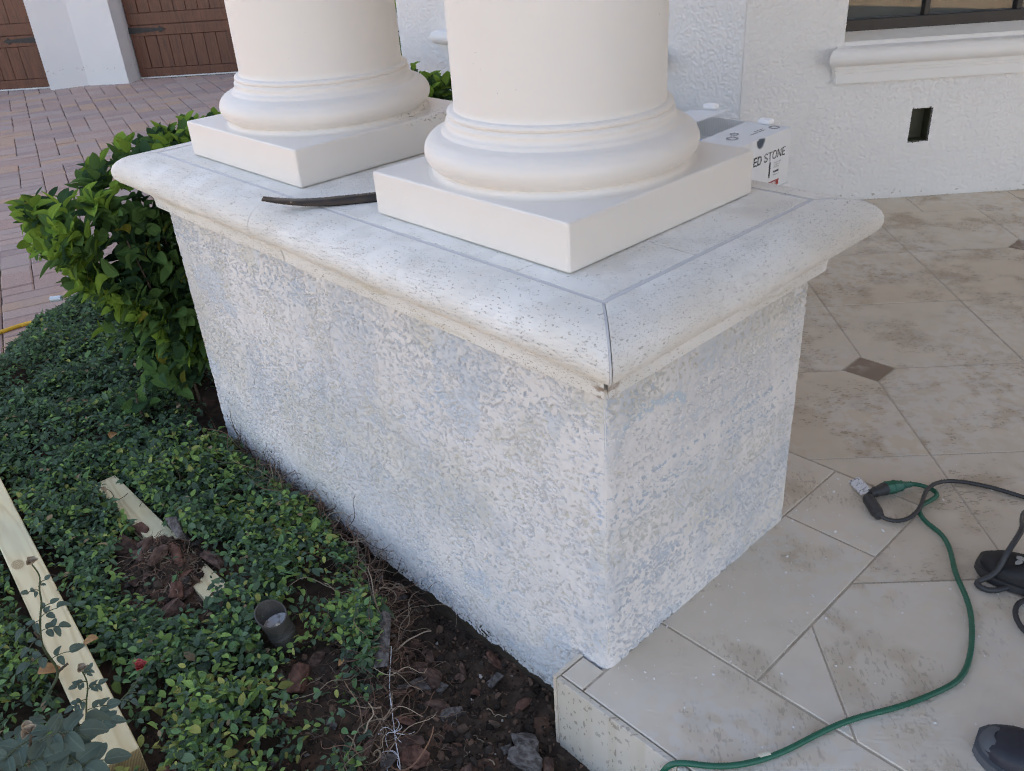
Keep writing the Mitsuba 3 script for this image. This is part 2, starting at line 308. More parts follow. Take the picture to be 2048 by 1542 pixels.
for k, (a, b) in LT.items(): leafmat('leaf_' + k, leaf_tone(a, b), 0.34 if 'rose' not in k else 0.42, 0.6)

# ================================================================== SETTING
LX, LY, ZT = 1.838, 0.721, 0.8944            # pedestal footprint and top
EDGE = np.array([(-2.1, -2.6), (-2.56, -1.4), (-3.05, -0.72), (-3.36, -0.36), (-3.56, -0.17), (-3.68, 0.02), (-3.76, 0.15), (-4.02, 0.5), (-4.55, 1.3), (-5.0, 2.2), (-5.35, 3.0)])   # bed / driveway border
TRENCH = np.array([(-2.4, 0.02), (-1.88, -0.005), (-1.70, -0.04), (-1.42, -0.06), (-1.16, -0.055), (-0.955, -0.09), (-0.835, -0.11), (-0.638, -0.18), (-0.492, -0.30), (-0.381, -0.40), (-0.279, -0.51), (-0.2, -0.63), (0.1, -1.0)])
ground = box(-80, 80, -80, 80, -0.60, -0.50)
k = obj('ground', ground, 'mat_lawn'); tag(k, 'open dry lawn ground round the house', kind='structure')

def trench_y(x): return np.interp(x, TRENCH[:, 0], TRENCH[:, 1])
def edge_x(y): return np.interp(y, EDGE[:, 1], EDGE[:, 0])
def soil_exact(x, y):
    x, y = np.asarray(x, float), np.asarray(y, float)
    z = -0.165 + 0.05 * (nn(x * 4, y * 4, 1.0, 3) - 0.5) + 0.022 * (nn(x * 22, y * 22, 2.0, 3) - 0.5)
    d = y - trench_y(x)                                      # > 0 inside the dug strip along the wall
    tz = -0.228 + 0.035 * (nn(x * 9, y * 9, 5.0, 3) - 0.5) + 0.03 * (nn(x * 40, y * 40, 7.0, 2) - 0.5)
    tz = np.where(x > -0.12, np.maximum(tz, -0.225 + 0.03 * (nn(x * 30, y * 30, 3.0, 2) - 0.5)), tz)
    depth = sstep(0.0, 0.10, d) * sstep(-1.95, -1.75, x)
    near = sstep(-0.42, -0.10, y)                            # the loose heap in front is shallower than the strip at the wall
    z = z + (tz - z) * depth * (0.35 + 0.65 * near)
    heap = np.exp(-(((x + 1.27) / 0.17) ** 2 + ((y + 0.50) / 0.115) ** 2)) * 0.098
    z = z + heap * (0.7 + 0.6 * nn(x * 30, y * 30, 11.0, 3))
    rim = np.exp(-(d / 0.045) ** 2) * 0.035 * sstep(-1.8, -1.5, x)
    z = z + rim * nn(x * 25, y * 25, 13.0, 2)
    return z - 0.12 * sstep(0.10, -0.10, x - edge_x(y)) 
gx, gy = np.arange(-5.6, 1.3, 0.0135), np.arange(-2.4, 2.95, 0.0135)
X, Y = np.meshgrid(gx, gy, indexing='ij'); Z = soil_exact(X, Y)
def soil_h(x, y):                                              # height of the soil mesh, read off its grid
    u, v = np.clip((np.asarray(x, float) - gx[0]) / 0.0135, 0, len(gx) - 1.001), np.clip((np.asarray(y, float) - gy[0]) / 0.0135, 0, len(gy) - 1.001)
    i, j = u.astype(int), v.astype(int); a, b = u - i, v - j
    return (Z[i, j] * (1 - a) + Z[i + 1, j] * a) * (1 - b) + (Z[i, j + 1] * (1 - a) + Z[i + 1, j + 1] * a) * b
nx, ny = X.shape; I = np.arange(nx * ny).reshape(nx, ny)
keep = (X[:-1, :-1] - edge_x(Y[:-1, :-1]) > -0.12)
Fq = np.stack([I[:-1, :-1], I[1:, :-1], I[1:, 1:], I[:-1, 1:]], -1)[keep]
k = obj('garden_bed', (np.stack([X, Y, Z], -1).reshape(-1, 3), Fq), 'mat_soil', smooth=True); tag(k, 'dark mulched soil bed dug open along the pedestal foot', kind='structure')

# ---- driveway: sand sheet and pavers of two sizes in a stepped pattern
ZD = -0.185
GD = np.array([0.7071, 0.7071, 0.0]); GN = np.array([0.7071, -0.7071, 0.0])      # garage wall direction and its outward normal
drive_poly = sg.Polygon([*map(tuple, EDGE), (-5.6, 4.2), (-6.0, 9.0), (-13.5, 9.0), (-20, -4), (-14, -9), (-3, -9)])
k = obj('driveway', trimesh.creation.extrude_polygon(drive_poly, 0.04, engine='earcut').apply_translation((0, 0, ZD - 0.055)), 'mat_joint_sand'); tag(k, 'red and purple brick paver driveway', kind='structure')
A_, B_ = np.array([0.963, -0.270]), np.array([0.270, 0.963]); A_ /= np.linalg.norm(A_); B_ /= np.linalg.norm(B_)
CA, CB, PER = 0.12, 0.165, 10
def strong(i, j):       # is the joint below column j open at cell i
    s = (i - int(math.floor(j * 1.36)) - 2) % PER
    return s < 7 if j % 2 == 0 else 2 <= s < 6
ca, cb = A_ @ np.array([-5.148, 0.321]), B_ @ np.array([-5.148, 0.321])
J = range(-24, 34); I0 = range(-75, 20); used = set(); pavers = []
for i in I0:
    j = J[0]
    while j < J[-1]:
        if (i, j) in used: j += 1; continue
        w = 1
        if not strong(i, j + 1) and (i, j + 1) not in used and j + 1 < J[-1]:
            w = 2
            if (j + 1) % 2 and not strong(i, j + 2) and (i, j + 2) not in used: w = 1      # leave the odd joint, bridge the even one next
        h = 1
        if w == 1 and strong(i + 1, j) == strong(i, j) and strong(i + 1, j + 1) and rng.random() < 0.6: h = 2; used.add((i + 1, j))
        if w == 2 and rng.random() < 0.12 and not strong(i + 1, j + 1) and (i + 1, j) not in used and (i + 1, j + 1) not in used: h = 2; used |= {(i + 1, j), (i + 1, j + 1)}
        pavers.append((i, j, h, w)); j += w
drive_clip = sg.Polygon([*map(tuple, EDGE[1:]), (-5.6, 4.2), (-8.2, 5.63), (-10.47, 3.36), (-11.6, 2.2), (-13, 0.8), (-13, -3), (-3.2, -3)]).buffer(-0.004)
def paver_mesh(poly, dz, tilt):
    m = prism(poly, ZD - 0.05, ZD, 0.006); c = m.vertices.mean(0)
    m.vertices[:, 2] += dz + (m.vertices[:, 0] - c[0]) * tilt[0] + (m.vertices[:, 1] - c[1]) * tilt[1]
    return m
plist = []
for (i, j, h, w) in pavers:
    a0, a1, b0, b1 = ca + i * CA, ca + (i + h) * CA, cb + j * CB, cb + (j + w) * CB
    jit = rng.normal(0, 0.0012, 4); g = 0.0028
    q = [(a0 + g + jit[0], b0 + g + jit[2]), (a1 - g + jit[1], b0 + g + jit[2]), (a1 - g + jit[1], b1 - g + jit[3]), (a0 + g + jit[0], b1 - g + jit[3])]
    P = sg.Polygon([tuple(a * A_ + b * B_) for a, b in q]).intersection(drive_clip)
    if P.is_empty or P.geom_type != 'Polygon' or P.area < 0.003: continue
    c = np.array(P.centroid.coords[0]); plist.append((np.hypot(c[0] - CAM[0], c[1] - CAM[1]), P))
def px(P3):
    q = (np.atleast_2d(P3) - CAM) @ M.T; return np.c_[1024 + 1737.1 * q[:, 0] / q[:, 2], 771 + 1737.1 * q[:, 1] / q[:, 2]], q[:, 2]
def seen(x, y, z, pad=60):
    uv, d = px((x, y, z)); return d[0] > 0 and -pad < uv[0, 0] < 2048 + pad and -pad < uv[0, 1] < 1542 + pad
order = sorted(plist, key=lambda t: t[0] + (0 if seen(*t[1].centroid.coords[0], ZD) and px((*t[1].centroid.coords[0], ZD))[0][0, 0] < 520 else 1000))
far = [[] for _ in PB]
for n, (d, P) in enumerate(order):
    m = paver_mesh(P, rng.normal(0, 0.0014), rng.normal(0, 0.006, 2)); v = rng.choice(5, p=[.3, .24, .2, .12, .14])
    if n < 300: obj('paver', m, f'mat_paver_{v}', 'driveway')
    else: far[v].append(m)
for v, ms in enumerate(far):
    if ms: tag(obj('paver_field', cat(ms), f'mat_paver_{v}', 'driveway'), 'the rest of the pavers of the driveway', kind='stuff')

# ---- patio: grout bed, border tiles, diagonal travertine field with small inserts
WD = np.array([0.6836, 0.7299]); WN = np.array([0.7299, -0.6836])      # window wall direction / outward normal
WC = np.array([-1.578, 2.867])                                         # corner of the bay
Wend = WC + WD * 4.0
patio_poly = sg.Polygon([(-0.066, -0.083), (3.6, -0.083), (3.6, Wend[1]), tuple(Wend), tuple(WC), (-1.85, 2.867), (-1.85, 0.70), (-0.02, 0.70), (-0.02, -0.01), (-0.066, -0.01)])
k = obj('patio', trimesh.creation.extrude_polygon(patio_poly.buffer(-0.012), 0.4022, engine='earcut').apply_translation((0, 0, -0.404)), 'mat_floor_grout'); tag(k, 'raised porch floor of beige travertine tiles', kind='structure')
GAP = 0.0045
border, S, C0 = [], 0.755, (0.685, 0.35)
bx = [0.0, 0.26]
border += [sg.box(-0.066, -0.083, 0.0, -0.008), sg.box(0.0, -0.083, 0.60, 0.195)]
x = 0.60
while x < 3.6: border.append(sg.box(x, -0.083, min(x + 0.6, 3.6), 0.195)); x += 0.6
border += [sg.box(0.0, 0.195, 0.26, 0.742), sg.box(0.0, 0.742, 0.26, 1.02), sg.box(-0.32, 0.72, 0.0, 1.02)]
x = -0.32
while x > -1.8: border.append(sg.box(max(x - 0.6, -1.84), 0.72, x, 1.02)); x -= 0.6
bunion = shapely.union_all(border)
field = patio_poly.difference(bunion.buffer(0.001)).difference(sg.box(-1.86, -0.1, 0.0, 0.72))
ins = []
for a in range(-3, 6):
    for b in range(-2, 5):
        s, d = 1.437 + a * 2 * S, 1.867 + b * 2 * S       # x+y, y-x
        cx, cy = (s - d) / 2, (s + d) / 2
        q = sg.box(cx - 0.064, cy - 0.062, cx + 0.064, cy + 0.062)
        if field.contains(q): ins.append(q)
iu = shapely.union_all(ins)
tiles = []
for b in range(-4, 9):
    d0 = 0.352 + b * S
    off = S / 2 if d0 > 4.05 else 0.0
    for a in range(-5, 10):
        s0 = 0.685 + a * S + off; h = GAP * 0.72
        q = [(s0 + h, d0 + h), (s0 + S - h, d0 + h), (s0 + S - h, d0 + S - h), (s0 + h, d0 + S - h)]
        P = sg.Polygon([((s - d) / 2, (s + d) / 2) for s, d in q]).intersection(field.buffer(-GAP / 2)).difference(iu.buffer(GAP, join_style=2))
        for g in getattr(P, 'geoms', [P]):
            if g.geom_type == 'Polygon' and g.area > 0.002: tiles.append((g, 0))
tiles += [(b.buffer(-GAP / 2, join_style=2), 1) for b in border] + [(q, 2) for q in ins]
tv = 0
for P, kind in tiles:
    c = P.centroid; m = prism(P, -0.03, rng.normal(0, 0.0005), 0.0022)
    v = (rng.choice([0, 2]) if c.y > 0.85 or rng.random() < .1 else rng.choice([1, 3])) if kind == 0 else rng.choice([1, 3])
    if kind == 2: k = obj('accent_tile', m, 'mat_travertine_insert', 'patio'); tag(k, 'small dark brown square accent tile')
    else: obj('tile', m, f'mat_travertine_{v}', 'patio')
x = -0.066                                                     # riser tiles on the garden side
for w in (0.33, 0.60, 0.60, 0.60, 0.60, 0.60):
    obj('riser_tile', rbox(x + 0.001, x + w - 0.002, -0.0975, -0.0845, -0.42, -0.001, 0.0015), 'mat_riser', 'patio'); x += w
obj('riser_tile', rbox(-0.078, -0.0675, -0.0965, -0.006, -0.42, -0.001, 0.0015), 'mat_travertine_3', 'patio')

# ---- house: bay of three facets, porch soffit, main body behind
def slab(p0, p1, z0, z1, th, holes=()):
    """upright wall: outer face from p0 to p1 (outward normal on the right-hand side of p0->p1), holes = (s0, s1, z0, z1)"""
    p0, p1 = np.asarray(p0, float), np.asarray(p1, float); L = np.linalg.norm(p1 - p0); d = (p1 - p0) / L
    m = manifold3d.Manifold.cube((L, th, z1 - z0)).translate((0, 0, z0))
    for s0, s1, a, b in holes: m = m - manifold3d.Manifold.cube((s1 - s0, th + 0.2, b - a)).translate((s0, -0.1, a))
    t = mtri(m); t.apply_transform(frame((p0[0], p0[1], 0), (d[0], d[1], 0), (-d[1], d[0], 0))); return t
ZH = 3.25
BL = np.array([-4.365, 2.867]); BLL = BL + np.array([-0.7071, 0.7071]) * 2.2
W0 = 0.487                                                     # window opening's left edge along the window wall, from the corner
SA = 0.818
h = 'house'; tag(h, 'white textured stucco house with a bay and a dark framed window', 'house')
win = (W0, W0 + 1.75, 0.80, 2.45)
nic = (SA + 0.056, SA + 0.157, 0.290, 0.458)
wall = slab(WC, WC + WD * 4.2, -0.5, ZH, 0.30, [win]).apply_translation((0, 0, 0))
# pocket for the step light
pk = trimesh.creation.box((nic[1] - nic[0], 0.16, nic[3] - nic[2])); fw = frame((WC[0], WC[1], 0), (WD[0], WD[1], 0), (-WN[0], -WN[1], 0))
pk.apply_translation(((nic[0] + nic[1]) / 2, 0.0, (nic[2] + nic[3]) / 2)); pk.apply_transform(fw)
wall = mtri(manif(wall) - manif(pk))
obj('wall', wall, 'mat_stucco_house', h)
win2 = (0.55, 2.25, 0.80, 2.45)
obj('wall', slab(BL, WC + np.array([0.0, 0.0]), -0.6, ZH, 0.30, [win2]), 'mat_stucco_house', h)
obj('wall', slab(BLL, BL, -0.6, ZH, 0.30), 'mat_stucco_house', h)
def skin(L, z0, z1, fr_, holes, st=0.0036, amp=0.0027, seed=0.0):
    n, m = int(L / st), int((z1 - z0) / st); S_, Z_ = np.meshgrid(np.linspace(0, L, n), np.linspace(z0, z1, m), indexing='ij')
    a = nn(S_ * 82 + seed, Z_ * 94, 3.0 + seed, 3)
    hgt = amp * sstep(0.38, 0.60, a) + 0.0016 * (nn(S_ * 150 + seed, Z_ * 150, 5.0, 2) - .5) + 0.004 * (nn(S_ * 6 + seed, Z_ * 6, 9.0, 2) - .5)
    for e in (S_, L - S_): hgt = hgt * sstep(0, .010, e)
    keep = np.ones((n - 1, m - 1), bool); sm, zm = (S_[:-1, :-1] + S_[1:, 1:]) / 2, (Z_[:-1, :-1] + Z_[1:, 1:]) / 2
    for h0, h1, a0, a1 in holes: keep &= ~((sm > h0 - .002) & (sm < h1 + .002) & (zm > a0 - .002) & (zm < a1 + .002))
    I = np.arange(n * m).reshape(n, m); F = np.stack([I[:-1, :-1], I[1:, :-1], I[1:, 1:], I[:-1, 1:]], -1)[keep]
    V = np.stack([S_, -hgt - 0.0022, Z_], -1).reshape(-1, 3); V = V @ fr_[:3, :3].T + fr_[:3, 3]; return (V, F)
obj('stucco_coat', skin(2.6, 0.0, 1.25, fw, [(win[0], win[1], 0.772, 3), nic]), 'mat_stucco_house', h, smooth=True)
obj('stucco_coat', skin(2.785, -0.1, 1.25, frame((BL[0], BL[1], 0), (1, 0, 0), (0, 1, 0)), [(win2[0], win2[1], 0.772, 3)], seed=40.0), 'mat_stucco_house', h, smooth=True)
# niche liner
n0, n1, z0, z1 = nic
liner = cat([box(n0 + .0, n1, 0.074, 0.079, z0, z1), box(n0, n0 + 0.004, 0.006, 0.074, z0, z1), box(n1 - 0.004, n1, 0.006, 0.074, z0, z1), box(n0, n1, 0.006, 0.074, z1 - 0.004, z1 - .0004), box(n0, n1, 0.006, 0.074, z0 + .0004, z0 + 0.004)])
liner.apply_transform(fw); tag(obj('light_recess', liner, 'mat_niche', h), 'empty dark rectangular step light recess')
lip = cat([box(n0 - 0.003, n1 + 0.003, -0.002, 0.006, z1, z1 + 0.006), box(n0 - 0.005, n0, -0.002, 0.006, z0, z1), box(n1, n1 + 0.004, -0.002, 0.006, z0, z1), box(n0 - 0.004, n0 + 0.06, -0.003, 0.006, z0 - 0.005, z0)]); lip.apply_transform(fw)
obj('recess_rim', lip, 'mat_frame_black', h)
def window(parent_wall_frame, o, name_i):
    s0, s1, a, b = o; f = parent_wall_frame; w = 'house__' + 'window' + ('' if name_i == 0 else f'_{name_i:03d}'); _count['house__window'] = name_i + 1
    g = 0.205; bars = []
    for (x0, x1, c0, c1) in ((s0, s1, a + 0.018, a + 0.075), (s0, s1, b - 0.06, b), (s0, s0 + 0.05, a + 0.075, b - 0.06), (s1 - 0.05, s1, a + 0.075, b - 0.06)):
        bars.append(rbox(x0 + .001, x1 - .001, g - 0.03, g + 0.03, c0, c1, 0.004))
    m = cat(bars); m.apply_transform(f); scene[w + '__frame'] = mikit.ply(m, 'mat_frame_black')
    mulls = [s0 + 0.457] if name_i == 0 else [(s0 + s1) / 2]
    mulls = [s0 + 0.462, s0 + 0.462 + 0.46, s0 + 0.462 + 0.92] if name_i == 0 else mulls
    for n_, mm in enumerate(mulls):
        if mm > s1 - 0.2: continue
        q = rbox(mm - 0.013, mm + 0.013, g - 0.026, g + 0.02, a + 0.074, b - 0.058, 0.003); q.apply_transform(f)
        scene[w + '__mullion' + ('' if n_ == 0 else f'_{n_:03d}')] = mikit.ply(q, 'mat_frame_black')
    e = [s0 + 0.05] + [m_ for m_ in mulls if m_ < s1 - 0.2] + [s1 - 0.05]
    for n_ in range(len(e) - 1):
        x0, x1 = e[n_] + (0.013 if n_ else 0), e[n_ + 1] - (0.013 if n_ < len(e) - 2 else 0)
        q = (np.array([[x0, g, a + .075], [x1, g, a + .075], [x1, g, b - .06], [x0, g, b - .06]]), np.array([[0, 1, 2, 3]]))
        q = trimesh.Trimesh(q[0], [[0, 1, 2], [0, 2, 3]], process=False); q.apply_transform(f)
        scene[w + '__pane' + ('' if n_ == 0 else f'_{n_:03d}')] = mikit.ply(q, 'mat_pane')
    bl = box(s0 + 0.03, s1 - 0.03, 0.285, 0.292, a + 0.02, b); bl.apply_transform(f); scene[w + '__blind'] = mikit.ply(bl, 'mat_blind')
    # sloped stucco ledge inside the opening, rounded sill nose and stepped apron
    led = trimesh.Trimesh(*[np.array(v) for v in ([[s0, -0.005, a - 0.03], [s1, -0.005, a - 0.03], [s1, 0.19, a - 0.03], [s0, 0.19, a - 0.03], [s0, -0.005, a - .004], [s1, -0.005, a - .004], [s1, 0.19, a + 0.022], [s0, 0.19, a + 0.022]],
         [[0, 1, 5], [0, 5, 4], [4, 5, 6], [4, 6, 7], [3, 7, 6], [3, 6, 2], [0, 4, 7], [0, 7, 3], [1, 2, 6], [1, 6, 5], [0, 3, 2], [0, 2, 1]])], process=False)
    led.apply_transform(f); scene[w + '__ledge'] = mikit.ply(led, 'mat_stucco_house')
    prof = [(0.005, 0.0)] + [(-0.055 - 0.043 * math.sin(t), 0.043 * math.cos(t)) for t in np.linspace(0, np.pi, 15)] + [(-0.055, -0.047), (-0.055, -0.061), (-0.045, -0.064), (-0.045, -0.077), (-0.035, -0.08), (-0.035, -0.128), (0.005, -0.128)]
    prof[0] = (0.005, 0.043)
    zc = a - 0.062; ov = 0.062
    P = np.array(prof); n = len(P)
    def ring(x, sgn): return np.array([[x + sgn * max(0, -p[0] - 0.035), p[0], zc + p[1]] for p in P])
    V = np.vstack([ring(s0 - ov + 0.03, -1), ring(s1 + ov - 0.03, 1)]); F = []
    for j in range(n):
        q = (j + 1) % n; F += [[j, q, n + q], [j, n + q, n + j]]
    pg, tf = trimesh.creation.triangulate_polygon(sg.Polygon(P), engine='earcut'); ix = [int(np.argmin(np.linalg.norm(P - v, axis=1))) for v in pg]
    for t in tf: F += [[ix[t[0]], ix[t[1]], ix[t[2]]], [n + ix[t[2]], n + ix[t[1]], n + ix[t[0]]]]
    m = trimesh.Trimesh(V, F, process=False); m.fix_normals(); m.apply_transform(f); scene[w + '__sill'] = mikit.ply(m, 'mat_stucco_plain', smooth=35)
window(fw, win, 0)
f2 = frame((BL[0], BL[1], 0), (1, 0, 0), (0, 1, 0)); window(f2, win2, 1)
f3 = frame((BLL[0], BLL[1], 0), (0.7071, -0.7071, 0), (0.7071, 0.7071, 0)); window(f3, (0.55, 1.72, 0.80, 2.45), 2)
# porch roof carried by the columns, main house body and roof: out of the picture, they keep the court in shade
PZ = 3.3
obj('porch_soffit', box(-2.0, 4.0, -0.02, 6.2, PZ, PZ + 0.5), 'mat_soffit', h)
obj('roof', trimesh.creation.extrude_polygon(sg.Polygon([tuple(BLL), tuple(BL), tuple(WC), tuple(WC + WD * 4.2), (1.2, 7), (-5.9, 7)]).buffer(0.05, join_style=2), 0.02, engine='earcut').apply_translation((0, 0, ZH + .003)), 'mat_roof', h)
obj('upper_wall', box(-8.3, 7.0, 5.9, 14.0, -0.6, 7.4), 'mat_stucco_plain', h)
obj('upper_wall', box(-4.2, -2.05, 3.3, 5.19, ZH - 0.8, 7.4), 'mat_stucco_plain', h)
obj('upper_wall', box(-2.04, 6.0, 2.6, 5.89, PZ + 0.51, 8.4), 'mat_stucco_plain', h)

# ---- garage: canted pier between two recessed plank doors
g = 'garage'; tag(g, 'white stucco garage wing with dark wooden plank doors', 'garage')
ZG = 3.4
def gp(s, off=0.0): return np.array([-10.469, 3.357]) + GD[:2] * s + GN[:2] * off     # along the right door's plane
pier = sg.Polygon([(-10.86, 2.40), (-10.70, 2.80), (-10.30, 3.135), (-10.42, 3.30), tuple(gp(-0.02, -0.30)), (-11.3, 2.9), (-11.09, 2.63)])
obj('pier', trimesh.creation.extrude_polygon(pier, ZG + 0.4, engine='earcut').apply_translation((0, 0, -0.45)), 'mat_stucco_house', g)
GL = np.array([-10.955, 2.475]); gl = lambda s, off=0.0: GL + GD[:2] * s + GN[:2] * off  # right jamb of the left door, s negative leftwards
def door(origin, sgn, name_i):
    """plank door; s runs from the visible jamb into the opening (sgn = +1 to the right, -1 to the left)"""
    dk = 'garage__door' + ('' if name_i == 0 else f'_{name_i:03d}'); _count['garage__door'] = name_i + 1
    ax = GD * sgn; fr = frame((origin[0], origin[1], 0), ax, -GN)
    if sgn < 0: fr = frame((origin[0], origin[1], 0), ax, -GN)
    cnt = {}
    def part(nm, m, bs):
        m = m.copy(); m.apply_transform(fr)
        if sgn < 0: m.invert()
        c = cnt.get(nm, 0); cnt[nm] = c + 1
        scene[f'{dk}__{nm}' + ('' if c == 0 else f'_{c:03d}')] = mikit.ply(m, bs)
    L = 2.5
    m = box(0.0, L, 0.045, 0.075, ZD + 0.02, 2.35); part('slab', m, 'mat_door_wood')
    rails = [(ZD + 0.02, -0.068), (0.305, 0.425), (0.433, 0.560), (0.985, 1.10), (1.108, 1.23), (1.66, 1.78), (1.79, 1.9), (2.2, 2.35)]
    for a, b in rails: part('rail', rbox(0.002, L - 0.002, 0.012, 0.045, a, b - 0.001, 0.004), 'mat_door_wood')
    for a, b in ((-0.068, 0.305), (0.560, 0.985), (1.23, 1.66), (1.9, 2.2)):
        for x0, x1 in ((0.002, 0.163), (1.187, 1.35), (L - 0.165, L - 0.002)): part('stile', rbox(x0, x1, 0.0125, 0.045, a, b, 0.004), 'mat_door_wood')
        for p0, p1 in ((0.163, 1.187), (1.35, L - 0.165)):
            nP = 7
            for q in range(nP):
                w = (p1 - p0) / nP; part('plank', rbox(p0 + q * w + 0.0025, p0 + (q + 1) * w - 0.0025, 0.026, 0.05, a + 0.004, b - 0.004, 0.003), 'mat_door_wood')
    for zc in (0.372, 1.72):
        sp = sg.Polygon([(-0.002, -0.036), (0.36, -0.016), (0.385, -0.036), (0.41, -0.014), (0.452, 0.0), (0.41, 0.014), (0.385, 0.036), (0.36, 0.016), (-0.002, 0.036)])
        m = trimesh.creation.extrude_polygon(sp, 0.010, engine='earcut'); m.vertices = m.vertices[:, [0, 2, 1]]; m.invert(); m.vertices[:, 1] = 0.0115 - m.vertices[:, 1]; m.vertices[:, 2] += zc
        part('strap_hinge', m, 'mat_iron')
    part('bottom_seal', box(0.0, L, 0.0, 0.04, ZD + 0.004, ZD + 0.019), 'mat_steel_strip')
door(gp(0.0), 1, 0); door(gl(0.0), -1, 1)
obj('wall', slab(gl(-6.0), gl(-2.5), -0.45, ZG, 0.3), 'mat_stucco_house', g)
obj('wall', slab(gp(2.5), gp(6.0), -0.45, ZG, 0.3), 'mat_stucco_house', g)
obj('lintel', slab(gl(-2.5, 0.1), gl(0.0, 0.1), 2.35, ZG, 0.3), 'mat_stucco_house', g)
obj('lintel', slab(gp(0.0, 0.1), gp(2.5, 0.1), 2.35, ZG, 0.3), 'mat_stucco_house', g)
body = sg.Polygon([tuple(gl(-6, -0.4)), tuple(gl(-0.2, -0.45)), tuple(gp(0.1, -0.4)), tuple(gp(6, -0.4)), (-5.2, 13), (-12, 13), (-20, 5)])
obj('body', trimesh.creation.extrude_polygon(body, 7.0, engine='earcut').apply_translation((0, 0, -0.5)), 'mat_stucco_plain', g)

# ================================================================== PEDESTAL AND COLUMNS
p = 'pedestal'; tag(p, 'long stucco pedestal under a rounded stone coping, carrying two round columns', 'pedestal')
obj('core', box(-LX + 0.006, -0.006, 0.006, LY - 0.006, -0.5, 0.86), 'mat_stucco_old', p)
def stucco_face(L, z0, z1, side):
    n, m = int(L / 0.0018), int((z1 - z0) / 0.0018)
    s, z = np.meshgrid(np.linspace(0, L, n), np.linspace(z0, z1, m), indexing='ij')
    u = s + 7.0 if side else s - L
    a = coat_np(u, z)
    hgt = 0.0050 * sstep(0.365, 0.46, a) + 0.0016 * (nn(u * 150, z * 150, 31.0, 2) - 0.5) + 0.0030 * (nn(u * 14, z * 14, 41.0, 2) - 0.5)
    edge = (s if side else L - s)
    hgt = hgt * sstep(0.0, 0.018, edge) * sstep(0.0, 0.006, L - edge)
    rnd = 0.003 * (1 - np.clip(edge / 0.006, 0, 1)) ** 2 * (0.6 + 0.8 * nn(z * 40, 0 * z, 3.0, 2))
    zz = z.copy()
    if not side:                                        # ragged foot where the coat was never run below the old soil line
        k0 = sstep(z0 + 0.10, z0, z); zz = z + k0 * (0.030 * (nn(u * 14, 0 * z, 61.0, 4) - 0.5) + 0.012 * (nn(u * 70, 0 * z, 62.0, 2) - 0.5))
    V = np.stack([hgt - rnd, s, zz], -1) if side else np.stack([s - L, -hgt + rnd, zz], -1)
    I = np.arange(n * m).reshape(n, m)
    F = np.stack([I[:-1, :-1], I[1:, :-1], I[1:, 1:], I[:-1, 1:]], -1).reshape(-1, 4)
    return (V.reshape(-1, 3), F)
obj('stucco_face', stucco_face(LX, -0.19, 0.74, False), 'mat_stucco_old', p, smooth=True)
obj('stucco_face', stucco_face(LY, -0.004, 0.74, True), 'mat_stucco_old', p, smooth=True)
def footing():
    n = 240; x = np.linspace(-LX, 0.0, n); zs = np.linspace(-0.34, -0.165, 14); Xg, Zg = np.meshgrid(x, zs, indexing='ij')
    Yg = 0.004 - 0.010 * (nn(Xg * 30, Zg * 40, 4.0, 3)) - 0.012 * sstep(-0.20, -0.30, Zg) * nn(Xg * 11, Zg * 9, 6.0, 2)
    I = np.arange(n * 14).reshape(n, 14); F = np.stack([I[:-1, :-1], I[1:, :-1], I[1:, 1:], I[:-1, 1:]], -1).reshape(-1, 4)
    return (np.stack([Xg, Yg, Zg], -1).reshape(-1, 3), F)
mat('footing', lambda q, n, uv: mix(mix((0.018, 0.013, 0.009), (0.075, 0.056, 0.036), fbm(q.x * 50, q.y * 50, q.z * 60, 4)), (0.045, 0.034, 0.016), smoothstep(0.55, 0.65, fbm(q.x * 20, 1.0, q.z * 30, 3)) * 0.7), 0.95, bump=lambda q, n, uv: fbm(q.x * 120, q.y * 120, q.z * 120, 3), bscale=0.006)
tag(obj('footing', footing(), 'mat_footing', p, smooth=True), 'raw soil-stained footing below the stucco')

